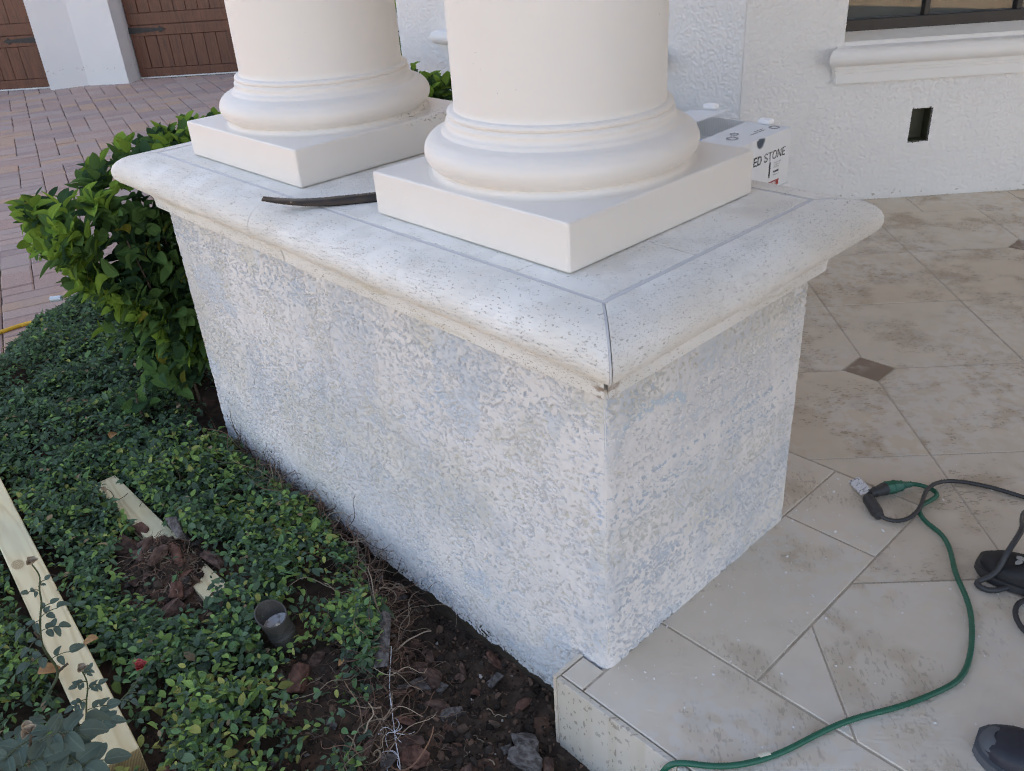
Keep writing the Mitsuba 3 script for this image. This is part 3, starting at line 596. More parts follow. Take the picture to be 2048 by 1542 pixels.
# coping: bull-nose over a fascia, profile as (outward, height)
BN = [(-0.002, 0.8944), (0.020, 0.8944), (0.040, 0.8932), (0.060, 0.8895), (0.078, 0.8830), (0.093, 0.8735), (0.104, 0.8615), (0.110, 0.8480), (0.111, 0.8340), (0.107, 0.8210), (0.098, 0.8095), (0.085, 0.8005), (0.070, 0.7935), (0.056, 0.7880), (0.046, 0.7835), (0.038, 0.7795)]
FA = [(0.0355, 0.7785), (0.0385, 0.7730), (0.0375, 0.7650), (0.0335, 0.7580), (0.0310, 0.7500), (0.0300, 0.7400), (0.0300, 0.7265), (0.0275, 0.7225), (0.0, 0.7220)]
def run(prof, s0, s1, m0, m1, place, back, n=90, seed=0):
    """one length of moulding from s0 to s1; m0, m1 = mitre growth per outward metre at each end"""
    P = np.array(prof + back); k = len(P); t = np.linspace(0, 1, n); V = []
    for q in t:
        a = (s0 - m0 * P[:, 0]) * (1 - q) + (s1 + m1 * P[:, 0]) * q
        o = P[:, 0] + 0.0016 * (nn(a * 9 + seed, P[:, 1] * 16, P[:, 0] * 16, 3) - 0.5) * (P[:, 0] > 0.001)
        z = P[:, 1] + 0.0022 * (nn(a * 7 + seed, P[:, 1] * 14 + 5, P[:, 0] * 14, 3) - 0.5) * (P[:, 0] > 0.03)
        V.append(place(a, o, z))
    V = np.vstack(V); F = []
    for i in range(n - 1):
        b = i * k; j = np.arange(k); q = (j + 1) % k
        F += np.stack([b + j, b + q, b + k + q, b + k + j], -1).tolist()
    F = np.array(F); F = np.vstack([F[:, [0, 1, 2]], F[:, [0, 2, 3]]])
    pg, tf = trimesh.creation.triangulate_polygon(sg.Polygon(P).buffer(0), engine='earcut'); ix = np.array([int(np.argmin(np.linalg.norm(P - v, axis=1))) for v in pg])
    F = np.vstack([F, ix[tf][:, ::-1], ix[tf] + (n - 1) * k])
    m = trimesh.Trimesh(V, F, process=False); m.fix_normals(); return m
front = lambda a, o, z: np.stack([a, -o, z], -1)
right = lambda a, o, z: np.stack([o, a, z], -1)
backs = lambda a, o, z: np.stack([a, LY + o, z], -1)
left = lambda a, o, z: np.stack([-LX - o, a, z], -1)
bnb, fab = [(0.020, 0.7795), (-0.002, 0.80)], [(0.0, 0.7785)]
J = 0.0040
XJ = -1.075
parts = [(front, -LX + J, XJ - 0.0012, 1, 0), (front, XJ + 0.0012, -J, 0, 1), (right, J, LY - J, 1, 1), (backs, -LX + J, -J, 1, 1), (left, J, LY - J, 1, 1)]
for i, (f, s0, s1, m0, m1) in enumerate(parts):
    obj('coping', run(BN, s0, s1, m0, m1, f, bnb, seed=i * 3.1), 'mat_coping', p, smooth=40)
    obj('fascia', run(FA, s0 + 0.0018, s1 - 0.0018, m0, m1, f, fab, seed=i * 5.3), 'mat_fascia', p, smooth=40)
# pale mortar left in the mitre and the cross joint, slightly below the stone
def joint(f, s, m):
    P = [(o * 0.985 - 0.001, z - 0.0022) for o, z in BN]
    return run(P, s - 0.004, s + 0.004, m, m, f, [(0.020, 0.782), (-0.002, 0.802)], n=3)
obj('mortar', run([(o - 0.0012, z - 0.0012) for o, z in BN], -0.0085, 0.0, -1, 1, front, bnb, n=3), 'mat_grout', p)
obj('mortar', run([(o - 0.0012, z - 0.0012) for o, z in BN], 0.0, 0.0026, 1, -1, right, bnb, n=3), 'mat_grout', p)
obj('mortar', run([(o - 0.0030, z - 0.0025) for o, z in BN], XJ - 0.004, XJ + 0.004, 0, 0, front, bnb, n=3), 'mat_grout', p)
obj('mortar', run([(o - 0.0022, z - 0.0022) for o, z in BN], -LX, -LX + 0.006, 1, -1, front, bnb, n=3), 'mat_grout', p)
obj('mortar', run([(o - 0.0022, z - 0.0022) for o, z in BN], LY - 0.006, LY, -1, 1, right, bnb, n=3), 'mat_grout', p)
obj('grout_bed', box(-LX + 0.004, -0.004, 0.004, LY - 0.004, 0.861, ZT - 0.0010), 'mat_grout', p)
gw = 0.0140                                                    # wide grey grout line inside the coping
xs = [-LX + gw, -1.600, -0.905, -0.232, -gw]
def ragged(x0, y0, x1, y1, seed):
    c = [(x0, y0), (x1, y0), (x1, y1), (x0, y1)]; pts = []
    for (ax_, ay_), (bx_, by_) in zip(c, c[1:] + c[:1]):
        n_ = max(2, int(math.hypot(bx_ - ax_, by_ - ay_) / 0.022))
        for q in range(n_):
            t_ = q / n_; x_, y_ = ax_ + (bx_ - ax_) * t_, ay_ + (by_ - ay_) * t_; w_ = 0.0050 * (float(nn(x_ * 26 + seed, y_ * 26, 5.0, 3)) - .5) if q else 0.0
            pts.append((x_ + (w_ if ax_ == bx_ else 0), y_ + (w_ if ay_ == by_ else 0)))
    return sg.Polygon(pts)
cells = [(a, gw, b, LY - gw) for a, b in zip(xs[:-2], xs[1:-1])] + [(xs[-2], gw, xs[-1], 0.286), (xs[-2], 0.2885, xs[-1], LY - gw)]
for q, (x0_, y0_, x1_, y1_) in enumerate(cells): obj('cap_slab', trimesh.creation.extrude_polygon(ragged(x0_ + 0.0008, y0_, x1_ - 0.0008, y1_, q * 7.7), 0.0300 + 0.0002 * (q % 3), engine='earcut').apply_translation((0, 0, ZT - 0.03)), 'mat_coping', p)

# columns: square plinth, torus, fillets, astragal, shaft (turned about the column's own axis)
PLW, PLH = 0.611, 0.1023
ZB = ZT + PLH
def arc(cx, cz, rx, rz, t0, t1, n): return [(cx + rx * math.cos(math.radians(t)), cz + rz * math.sin(math.radians(t))) for t in np.linspace(t0, t1, n)]
base_prof = [(0.0, ZB - 0.002), (0.300, ZB + 0.0002)] + [(0.2985 - 0.012 * math.sin(t), ZB + 0.001 + 0.011 * (1 - math.cos(t))) for t in np.linspace(0, 1.45, 7)] + \
    arc(0.262, ZB + 0.0475, 0.0425, 0.0375, -62, 78, 22) + [(0.2640, ZB + 0.0860), (0.2615, ZB + 0.0880), (0.2600, ZB + 0.0925)] + \
    arc(0.262, ZB + 0.106, 0.0115, 0.0125, 245, 160, 7)[0:] + [(0.2505, ZB + 0.1125), (0.2480, ZB + 0.1165)] + arc(0.2385, ZB + 0.1245, 0.0092, 0.0076, -50, 90, 10) + [(0.2340, ZB + 0.1325), (0.0, ZB + 0.1325)]
shaft_prof = [(0.0, ZB + 0.1310), (0.2338, ZB + 0.1310), (0.2330, ZB + 0.1345), (0.2316, ZB + 0.140), (0.2312, ZB + 0.150), (0.231, ZB + 0.4), (0.229, 2.4), (0.221, 3.13), (0.0, 3.13)]
def column(cx, cy, label):
    k = key_of('column'); tag(k, label, 'column', 'round columns standing on the pedestal')
    w = PLW / 2
    scene[k + '__plinth'] = mikit.ply(rbox(cx - w, cx + w, cy - w, cy + w, ZT + 0.0022, ZB, 0.0055, 16), 'mat_column_paint', smooth=35)
    for nm, pr_ in (('base', base_prof), ('shaft', shaft_prof)):
        m = revolve(pr_, 144); m.apply_translation((cx, cy, 0)); scene[k + '__' + nm] = mikit.ply(m, 'mat_column_paint', smooth=50)
    m = revolve([(0, 3.131), (0.228, 3.131), (0.268, 3.18), (0.268, 3.21), (0, 3.21)], 72); m.apply_translation((cx, cy, 0)); cap = cat([m, box(cx - .3, cx + .3, cy - .3, cy + .3, 3.211, 3.297)])
    scene[k + '__capital'] = mikit.ply(cap, 'mat_column_paint', smooth=40)
column(-0.441, 0.3655, 'cream painted round column nearest the open corner of the pedestal')
column(-1.3856, 0.3655, 'cream painted round column farther along the pedestal, beyond the pry bar')

# ================================================================== THINGS ON AND BY THE PEDESTAL
def pry_bar():
    c = spline([(-0.990, -0.098, 0.9285), (-0.958, -0.056, 0.9165), (-0.916, 0.000, 0.9075), (-0.862, 0.075, 0.9050), (-0.795, 0.185, 0.9050), (-0.765, 0.320, 0.9050), (-0.762, 0.46, 0.9050)], 40)
    t = np.gradient(c, axis=0); t /= np.linalg.norm(t, axis=1, keepdims=True); V = []; n = len(c); F = []
    sec = np.array([(-1, -.55), (-.7, -1), (.7, -1), (1, -.55), (1, .55), (.7, 1), (-.7, 1), (-1, .55)]); k = len(sec)
    for i in range(n):
        s = np.cross(t[i], [0, 0, 1]); s /= np.linalg.norm(s); u = np.cross(s, t[i]); f = min(1, 0.30 + i / 16)
        V.append(c[i] + sec[:, :1] * s * (0.0150 if i < 12 else 0.0135) + sec[:, 1:] * u * 0.0095 * f)
    V = np.vstack(V)
    for i in range(n - 1):
        for j in range(k):
            q = (j + 1) % k; F += [[i * k + j, i * k + q, (i + 1) * k + q], [i * k + j, (i + 1) * k + q, (i + 1) * k + j]]
    for j in range(1, k - 1): F += [[0, j + 1, j], [(n - 1) * k, (n - 1) * k + j, (n - 1) * k + j + 1]]
    m = trimesh.Trimesh(V, F, process=False); m.fix_normals()
    d = t[0]; s = np.cross(d, [0, 0, 1]); s /= np.linalg.norm(s); e = c[0]
    cut = manifold3d.Manifold.hull_points(np.array([e - d * 0.01 + s * 0.0062 + (0, 0, 0.05), e - d * 0.01 - s * 0.0062 + (0, 0, 0.05), e + d * 0.034 + s * 0.0006 + (0, 0, 0.05), e + d * 0.034 - s * 0.0006 + (0, 0, 0.05),
        e - d * 0.01 + s * 0.0062 - (0, 0, 0.05), e - d * 0.01 - s * 0.0062 - (0, 0, 0.05), e + d * 0.034 + s * 0.0006 - (0, 0, 0.05), e + d * 0.034 - s * 0.0006 - (0, 0, 0.05)], np.float64).tolist())
    try:
        q = mtri(manif(m) - cut)
        if len(q.faces): m = q
    except Exception: pass
    return m
k = obj('pry_bar', pry_bar(), 'mat_bar_metal', smooth=30); tag(k, 'dark steel pry bar with a split claw end lying between the column plinths', 'pry bar')

# cartons stacked on the porch against the bay
def carton():
    z0, z1 = 0.432, 0.648; x0, x1, y0, y1 = -1.345, -0.890, 1.775, 2.165; w = 0.005
    c = 'carton'; tag(c, 'open white printed carton with a half folded lid, on top behind the columns', 'carton')
    side = manifold3d.Manifold.cube((w, y1 - y0, z1 - z0)).translate((x1 - w, y0, z0))
    cy = (y0 + y1) / 2 - 0.022
    hole = manifold3d.Manifold.cylinder(0.05, 0.030, 0.030, 24).scale((1.15, 1, 1)).rotate((0, 90, 0)).translate((x1 - 0.03, cy, z1 - 0.004))
    obj('printed_side', mtri(side - hole), 'mat_carton_white', c)
    obj('side', box(x0, x0 + w, y0, y1, z0, z1), 'mat_carton_inside', c)
    obj('side', box(x0 + w + .0003, x1 - w - .0003, y0, y0 + w, z0, z1), 'mat_carton_inside', c); obj('side', box(x0 + w + .0003, x1 - w - .0003, y1 - w, y1, z0, z1), 'mat_carton_inside', c)
    obj('bottom', box(x0 + .0005, x1 - .0005, y0 + .0005, y1 - .0005, z0 - .004, z0 + .003), 'mat_carton_inside', c)
    lid = trimesh.Trimesh([[x1 + .001, y0, z1 + .002], [x1 + .001, y1, z1 + .002], [x1 - 0.195, y1 - 0.02, z1 + .004], [x1 - 0.185, y0 + 0.0, z1 - .002], [x1 + .001, y0, z1 - .002], [x1 + .001, y1, z1 - .002], [x1 - 0.195, y1 - 0.02, z1], [x1 - 0.185, y0, z1 - .006]],
                          [[0, 1, 2], [0, 2, 3], [4, 6, 5], [4, 7, 6], [0, 4, 5], [0, 5, 1], [1, 5, 6], [1, 6, 2], [2, 6, 7], [2, 7, 3], [3, 7, 4], [3, 4, 0]], process=False)
    hole2 = manifold3d.Manifold.cylinder(0.05, 0.024, 0.024, 20).translate((x1 + 0.012, cy, z1 - 0.03))
    obj('lid_flap', mtri(manif(lid) - hole2), 'mat_carton_white', c)
    fl = box(0, 0.20, 0, 0.30, 0, 0.004); fl.apply_transform(frame((x0 - 0.02, y0 + 0.06, z1 + 0.010), (0.97, 0.0, 0.12), (0.02, 0.99, 0.03))); obj('lid_flap', fl, 'mat_carton_white', c)
    def txt(s, h, y, z, m, bold=False, depth=0.0008, name='print'):
        t = meshkit.text_mesh(s, h, depth, bold); t.apply_transform(frame((x1 + 0.0002, y, z), (0, 1, 0), (0, 0, 1), (1, 0, 0))); return obj(name, t, m, c)
    txt('ED', 0.034, 1.900, z1 - 0.100, 'mat_print_black', True, name='lettering'); txt('STONE', 0.034, 1.976, z1 - 0.100, 'mat_print_black', name='lettering')
    obj('printed_picture', box(x1 + .0002, x1 + .0011, 2.02, 2.030, z1 - 0.170, z1 - 0.108), 'mat_print_black', c)
    for q in range(3): txt('mm mm mm', 0.004, 2.07 - q * 0.004, z1 - 0.122 - q * 0.009, 'mat_print_grey', name='small_print') if False else obj('small_print', box(x1 + .0002, x1 + .0009, 2.055, 2.105 - q * 0.006, z1 - 0.118 - q * 0.009, z1 - 0.1155 - q * 0.009), 'mat_print_grey', c)
    obj('small_print', box(x1 + .0002, x1 + .0009, 2.055, 2.095, z1 - 0.156, z1 - 0.149), 'mat_print_black', c); obj('small_print', box(x1 + .0002, x1 + .0009, 2.055, 2.10, z1 - 0.167, z1 - 0.1645), 'mat_print_grey', c)
    bd = trimesh.creation.extrude_polygon(sg.Polygon([(1.90, z1 - 0.212), (2.10, z1 - 0.212), (2.10, z1 - 0.189), (1.955, z1 - 0.189)]), 0.0007, engine='earcut'); bd.vertices = bd.vertices[:, [2, 0, 1]]; bd.apply_translation((x1 + .0002, 0, 0)); obj('red_band', bd, 'mat_print_red', c)
    t = meshkit.text_mesh('EXTERIORS', 0.012, 0.0006, True); t.apply_transform(frame((x1 + 0.0010, 1.985, z1 - 0.206), (0, 1, 0), (0, 0, 1), (1, 0, 0))); obj('lettering', t, 'mat_carton_white', c)
    for q, (a, b, l) in enumerate(((x1 - 0.06, y1 - 0.10, .10), (x1 - 0.075, y1 - 0.09, .06))): obj('small_print', box(a - 0.0015, a + 0.0015, b - l, b, z1 + .0035, z1 + .0045), 'mat_print_grey', c)
    for (a, b, r) in ((x1 - 0.05, y1 - 0.045, 0.022), (x1 - 0.09, y0 + 0.11, 0.024), (x1 - 0.12, y0 + 0.17, 0.018)):
        rg = trimesh.creation.annulus(r * 0.72, r, 0.001); rg.apply_translation((a, b, z1 + .0042)); obj('printed_ring', rg, 'mat_print_grey', c)
    for q, (a, b, zz) in enumerate(((x1 - 0.11, y1 - 0.012, z1 + 0.012), (x0 + 0.10, y0 + 0.345, z1 + 0.052))):
        m = rbox(a - 0.028, a + 0.028, b - 0.02, b + 0.02, zz - 0.007, zz + 0.012, 0.006, 10); kk = obj('foam_block', m, 'mat_foam')
        tag(kk, ['small white foam block on the back edge of the open carton, right one', 'small white foam block on the raised left flap of the open carton'][q], 'foam block')
    obj('inner_tray', box(x0 + .006, x1 - 0.17, y0 + 0.006, y1 - 0.006, z1 - 0.088, z1 - 0.082), 'mat_carton_inside', c)
    m = box(x0 + 0.15, x0 + 0.27, y0 + 0.01, y0 + 0.12, z1 - 0.081, z1 - 0.02); kk = obj('blue_pack', m, 'mat_blue_panel'); tag(kk, 'light blue pack standing inside the open carton', 'pack')
    st = trimesh.creation.icosphere(2, 0.05); st.apply_scale((1.3, 1, 0.6)); st.apply_scale(.5); st.apply_translation((x0 + 0.25, y1 - 0.10, z1 - 0.068)); st.vertices += 0.02 * (nn(st.vertices[:, 0] * 30, st.vertices[:, 1] * 30, st.vertices[:, 2] * 30)[:, None] - .5)
    kk = obj('stone_piece', st, 'mat_bark'); tag(kk, 'rough dark stone piece inside the open carton', 'stone')
carton()
c2 = 'carton_001'; tag(c2, 'closed white carton underneath the open printed one', 'carton')
obj('body', rbox(-1.352, -0.878, 1.765, 2.178, 0.004, 0.426, 0.003), 'mat_carton_white', c2)

# extension cord, tool cord, plugs
Z0 = 0.0075
gc = [(0.195, 1.072, .016), (0.228, 1.094, .012), (0.262, 1.086, .012), (0.268, 1.045, .015), (0.258, 0.990, .011), (0.289, 0.955, Z0), (0.339, 0.930, Z0), (0.397, 0.863, Z0), (0.431, 0.806, Z0), (0.489, 0.730, Z0), (0.535, 0.641, Z0), (0.565, 0.548, Z0), (0.570, 0.477, Z0), (0.555, 0.426, Z0), (0.513, 0.331, Z0), (0.456, 0.229, Z0), (0.428, 0.160, Z0), (0.395, 0.064, Z0), (0.353, -0.012, Z0), (0.303, -0.062, Z0), (0.255, -0.098, 0.002), (0.235, -0.118, -0.06), (0.22, -0.16, -0.19), (0.15, -0.30, -0.155), (-0.05, -0.55, -0.15), (-0.3, -0.95, -0.14)]
e = 'extension_cord'; tag(e, 'green outdoor extension cord looping over the tiles to the patio edge', 'cord')
obj('cord', tube(spline(gc, 240), 0.0062, 10), 'mat_rubber_green', e, smooth=40)
def conn(p0, p1, r0, r1, seg=14): return trimesh.creation.cylinder(1.0, sections=seg)
def lathe_between(p0, p1, prof, seg=18, sx=1.0):
    p0, p1 = np.array(p0, float), np.array(p1, float); L = np.linalg.norm(p1 - p0); d = (p1 - p0) / L
    m = revolve([(r, t * L) for t, r in prof], seg); m.vertices[:, 0] *= sx
    a = np.cross([0, 0, 1], d); a /= np.linalg.norm(a); m.apply_transform(frame(p0, np.cross(a, d) * 1.0, a * 1.0, d)) if False else m.apply_transform(frame(p0, a, np.cross(d, a), d)); return m
sock = lathe_between((0.150, 1.000, .019), (0.197, 1.074, .017), [(0, 0), (0, .0175), (.08, .019), (.45, .0185), (.62, .015), (.66, .016), (.74, .0105), (1, .0085), (1, 0)], 6)
ridges = [lathe_between((0.150 + .016 * q, 1.000 + .0255 * q, .019), (0.153 + .016 * q, 1.0045 + .0255 * q, .019), [(0, 0), (0, .0198), (1, .0198), (1, 0)], 6) for q in (0.25, 1.0)]
tag(obj('socket', cat([sock] + ridges), 'mat_rubber_green', e, smooth=30), 'ribbed green socket end')
tag(obj('tag_sleeve', lathe_between((0.372, 0.0262, Z0), (0.383, 0.0465, Z0), [(0, 0), (0, .0076), (1, .0076), (1, 0)], 14), 'mat_tag_paper', e, smooth=40), 'worn paper tag wrapped round the cord')
t = 'tool_cord'; tag(t, 'black rubber power cord with a short plug adapter and silver tag', 'cord')
tc = [(0.196, 0.888, .016), (0.221, 0.893, .010), (0.249, 0.920, .009), (0.262, 0.975, .020), (0.247, 1.044, .026), (0.246, 1.114, .020), (0.271, 1.171, .010), (0.321, 1.199, .009), (0.381, 1.215, .009), (0.442, 1.222, .009), (0.52, 1.225, .010), (0.60, 1.20, .009), (0.66, 1.14, .009)]
obj('cord', tube(spline(tc, 120), 0.0058, 10), 'mat_rubber_black', t, smooth=40)
tc2 = [(0.66, 1.14, .0095), (0.60, 1.17, .010), (0.535, 1.165, .035), (0.492, 1.12, .055), (0.493, 1.02, .082), (0.515, 0.925, .103), (0.512, 0.865, .070), (0.497, 0.822, .022), (0.484, 0.797, .011), (0.499, 0.792, .010), (0.545, 0.842, .010), (0.60, 0.888, .010), (0.70, 0.93, .010)]
obj('cord', tube(spline(tc2, 130), 0.0068, 10), 'mat_rubber_black', t, smooth=40)
tc3 = [(0.70, 0.95, .01), (0.62, 0.85, .011), (0.580, 0.80, .010), (0.592, 0.745, .009), (0.64, 0.705, .009), (0.75, 0.70, .009)]
obj('cord', tube(spline(tc3, 50), 0.0062, 10), 'mat_rubber_black', t, smooth=40)
obj('plug', cat([lathe_between((0.134, 0.955, .018), (0.1545, 1.006, .019), [(0, 0), (0, .0125), (.3, .0135), (.34, .0155), (.42, .0155), (.46, .014), (.95, .0185), (1, .0185), (1, 0)], 12)]), 'mat_rubber_black', t, smooth=35)
obj('plug', lathe_between((0.136, 0.938, .017), (0.198, 0.884, .015), [(0, 0), (0, .0135), (.06, .0165), (.80, .0165), (.84, .014), (.98, .013), (1, .008), (1, 0)], 12), 'mat_rubber_black', t, smooth=35)
fl = rbox(-0.0375, 0.0375, -0.0165, 0.0165, -0.0006, 0.0010, 0.0006, 6); fl.apply_transform(frame((0.097, 0.972, 0.0185), np.array([0.80, -0.58, 0.08]) / np.linalg.norm([0.80, -0.58, 0.08]), np.array([0.52, 0.75, 0.40]) / np.linalg.norm([0.52, 0.75, 0.40]), np.cross([0.80, -0.58, 0.08], [0.52, 0.75, 0.40]) / np.linalg.norm(np.cross([0.80, -0.58, 0.08], [0.52, 0.75, 0.40]))))
tag(obj('warning_tag', fl, 'mat_tag_silver', t), 'silver printed tag')
e2 = obj('yellow_cord', tube(spline([(-3.40, -1.05, ZD + .009), (-3.55, -0.62, ZD + .009), (-3.625, -0.36, ZD + .009), (-3.640, -0.25, ZD + .009), (-3.632, -0.17, ZD + .012), (-3.585, -0.095, ZD + .02), (-3.52, -0.045, ZD + .03), (-3.46, -0.01, ZD + .01)], 70), 0.0098, 10), 'mat_rubber_yellow', smooth=40)
tag(e2, 'yellow cord end running from the driveway into the ground cover', 'cord')

# crumbs of plaster on the tiles
def lumps(n, pos, r, seed, sub=1):
    rg = np.random.default_rng(seed); ms = []; base = trimesh.creation.icosphere(sub)
    for i in range(n):
        m = base.copy(); m.vertices *= 1 + rg.normal(0, 0.22, (len(m.vertices), 1)); s = r(rg); m.apply_scale(s * np.array([1, rg.uniform(.5, 1), rg.uniform(.3, .7)]))
        m.apply_transform(Rot.random(random_state=int(rg.integers(1e9))).as_matrix() @ np.eye(3) if False else trimesh.transformations.rotation_matrix(rg.uniform(0, 6.28), [0, 0, 1])); m.apply_translation(pos(rg, s)); ms.append(m)
    return ms
def crumb_pos(rg, s):
    if rg.random() < 0.5: return (abs(rg.normal(0, 0.12)) + 0.01, rg.uniform(-0.05, 1.0), s * 0.3)
    return (rg.uniform(0.02, 0.75), rg.uniform(-0.05, 1.3), s * 0.3)
k = obj('plaster_crumbs', cat(lumps(190, crumb_pos, lambda rg: rg.lognormal(-6.4, 0.45), 3)), 'mat_plaster'); tag(k, 'white plaster crumbs scattered over the tiles', 'crumbs', kind='stuff')

# ================================================================== GARDEN
def leaf_template(stations=4, fold=0.12, droop=0.18, wid=0.27, power=0.85, cols=3):
    """leaf along +x (length 1), width along y, normal +z; returns vertices, triangles, uv"""
    t = np.linspace(0, 1, stations + 2); V, UV, rows = [], [], []
    for i, q in enumerate(t):
        w = wid * math.sin(math.pi * q ** power) ** 0.62 if 0 < i < stations + 1 else 0.0
        z = -droop * q * q + 0.04 * math.sin(q * 5)
        if w == 0: rows.append([len(V)]); V.append((q, 0, z)); UV.append((q, .5)); continue
        r = []
        for c in np.linspace(-1, 1, cols): r.append(len(V)); V.append((q, c * w, z + abs(c) ** 1.4 * w * fold / 0.27)); UV.append((q, .5 + .5 * c))
        rows.append(r)
    F = []
    for a, b in zip(rows[:-1], rows[1:]):
        if len(a) == 1: F += [[a[0], b[i], b[i + 1]] for i in range(len(b) - 1)]
        elif len(b) == 1: F += [[a[i], b[0], a[i + 1]] for i in range(len(a) - 1)]
        else:
            for i in range(len(a) - 1): F += [[a[i], b[i], b[i + 1]], [a[i], b[i + 1], a[i + 1]]]
    F = np.array(F)[:, ::-1]
    return np.array(V, float), F, np.array(UV, float)
def orient(d, up):
    """rotation matrices (n,3,3) with x along d and z near up"""
    d = d / np.linalg.norm(d, axis=-1, keepdims=True); y = np.cross(up, d); y /= np.maximum(np.linalg.norm(y, axis=-1, keepdims=True), 1e-6); z = np.cross(d, y)
    return np.stack([d, y, z], -1)
def scatter(templates, pos, R, size, col):
    """one mesh of many leaves with a colour each"""
    Vs, Fs, Cs, off = [], [], [], 0; pick = rng.integers(0, len(templates), len(pos))
    for k, (V, F, _) in enumerate(templates):
        m = pick == k; n = m.sum()
        if n == 0: continue
        v = np.einsum('nij,vj->nvi', R[m], V) * size[m, None, None] + pos[m, None, :]
        Vs.append(v.reshape(-1, 3)); Fs.append((F[None] + off + (np.arange(n) * len(V))[:, None, None]).reshape(-1, 3)); off += n * len(V)
        Cs.append(np.repeat(col[m], len(V), axis=0))
    return (np.vstack(Vs), np.vstack(Fs)), np.vstack(Cs)

# ---- timbers
TD = np.array([-0.9963, 0.0855, 0.0])
fr = frame((-0.664, -0.867, -0.163), TD, (-TD[1], TD[0], 0))
m = rbox(0.0, 2.3, -0.0425, 0.0425, 0.0, 0.087, 0.004, 8); m.apply_transform(fr)
k = obj('timber_post', m, 'mat_timber', smooth=30); tag('timber_post', 'long pale squared timber post lying in the ground cover, cut end towards the viewer', 'timber')
scene['timber_post__body'] = scene.pop('timber_post')
m = box(-0.0025, -0.0004, -0.0402, 0.0402, 0.0025, 0.0845); m.apply_transform(fr); obj('end_grain', m, 'mat_timber_end', 'timber_post')
m = trimesh.creation.cylinder(0.0095, 0.0012, sections=20); 
k = obj('timber_board', rbox(-1.855, -1.035, -0.485, -0.412, -0.165, -0.117, 0.003), 'mat_timber', smooth=30); tag(k, 'shorter pale timber board half buried under bark and soil', 'timber')

# ---- spotlight
sp = 'garden_spotlight'; tag(sp, 'bronze garden spotlight with a slanted shroud standing in the ground cover', 'spotlight')
ax = np.array([-0.26, -0.16, 1.0]); ax /= np.linalg.norm(ax); B0 = np.array([-0.766, -0.405, -0.116])
a1 = np.cross([0, 1, 0], ax); a1 /= np.linalg.norm(a1); a2 = np.cross(ax, a1)
lowd = np.array([0.90, 0.10, -0.3]); lowd -= ax * (lowd @ ax); lowd /= np.linalg.norm(lowd)          # the low side of the slanted rim
nseg = 48; th = np.arange(nseg) / nseg * 2 * np.pi
circ = np.cos(th)[:, None] * lowd + np.sin(th)[:, None] * np.cross(ax, lowd)
Rr, LK = 0.053, 0.74
def rimh(t): return 0.092 - 0.030 * np.cos(t)
rings = [(0.0, .043, None), (0.012, .0455, None), (0.035, .0465, None), (None, Rr, 0.0), (None, Rr - .0006, .0018), (None, Rr - 0.0052, .0018), (None, Rr - 0.006, 0.0), (0.040, Rr - .006, None)]
V = []
for hh, r, dz in rings:
    z = np.full(nseg, hh) if hh is not None else rimh(th) + dz
    V.append(B0 + (circ * r + z[:, None] * ax) * LK)
V = np.vstack(V); F = []
for i in range(len(rings) - 1):
    for j in range(nseg):
        q = (j + 1) % nseg; F += [[i * nseg + j, i * nseg + q, (i + 1) * nseg + q], [i * nseg + j, (i + 1) * nseg + q, (i + 1) * nseg + j]]
m = trimesh.Trimesh(V, F, process=False); m.fix_normals(); obj('shroud', m, 'mat_lamp_bronze', sp, smooth=35)
def along(prof, seg=40):
    m = revolve(prof, seg); m.apply_scale(LK); m.apply_transform(frame(B0, a1, a2, ax)); return m
obj('base_ring', along([(0, -.05), (.040, -.05), (.047, -.012), (.0485, -.004), (.0485, .004), (.0465, .007), (.0465, .010), (.048, .0115), (.048, .0185), (.0455, .020), (0, .020)]), 'mat_lamp_bronze', sp, smooth=35)
obj('reflector', along([(0, .028), (.014, .0285), (.018, .033), (.028, .043), (.0405, .052), (.0445, .0545), (.0448, .046), (.0448, .022), (0, .022)]), 'mat_lamp_reflector', sp, smooth=35)
obj('bulb', along([(0, .0285), (.009, .0285), (.0115, .035), (.010, .041), (.005, .045), (0, .046)], 20), 'mat_bulb', sp, smooth=60)
obj('rim_ring', along([(.0345, .0505), (.0365, .0535), (.0405, .0560), (.0455, .0555), (.0450, .052), (.0345, .0505)]), 'mat_lamp_reflector', sp, smooth=50)
obj('stake', along([(0, -.20), (.012, -.18), (.018, -.05), (0, -.05)], 12), 'mat_lamp_bronze', sp)

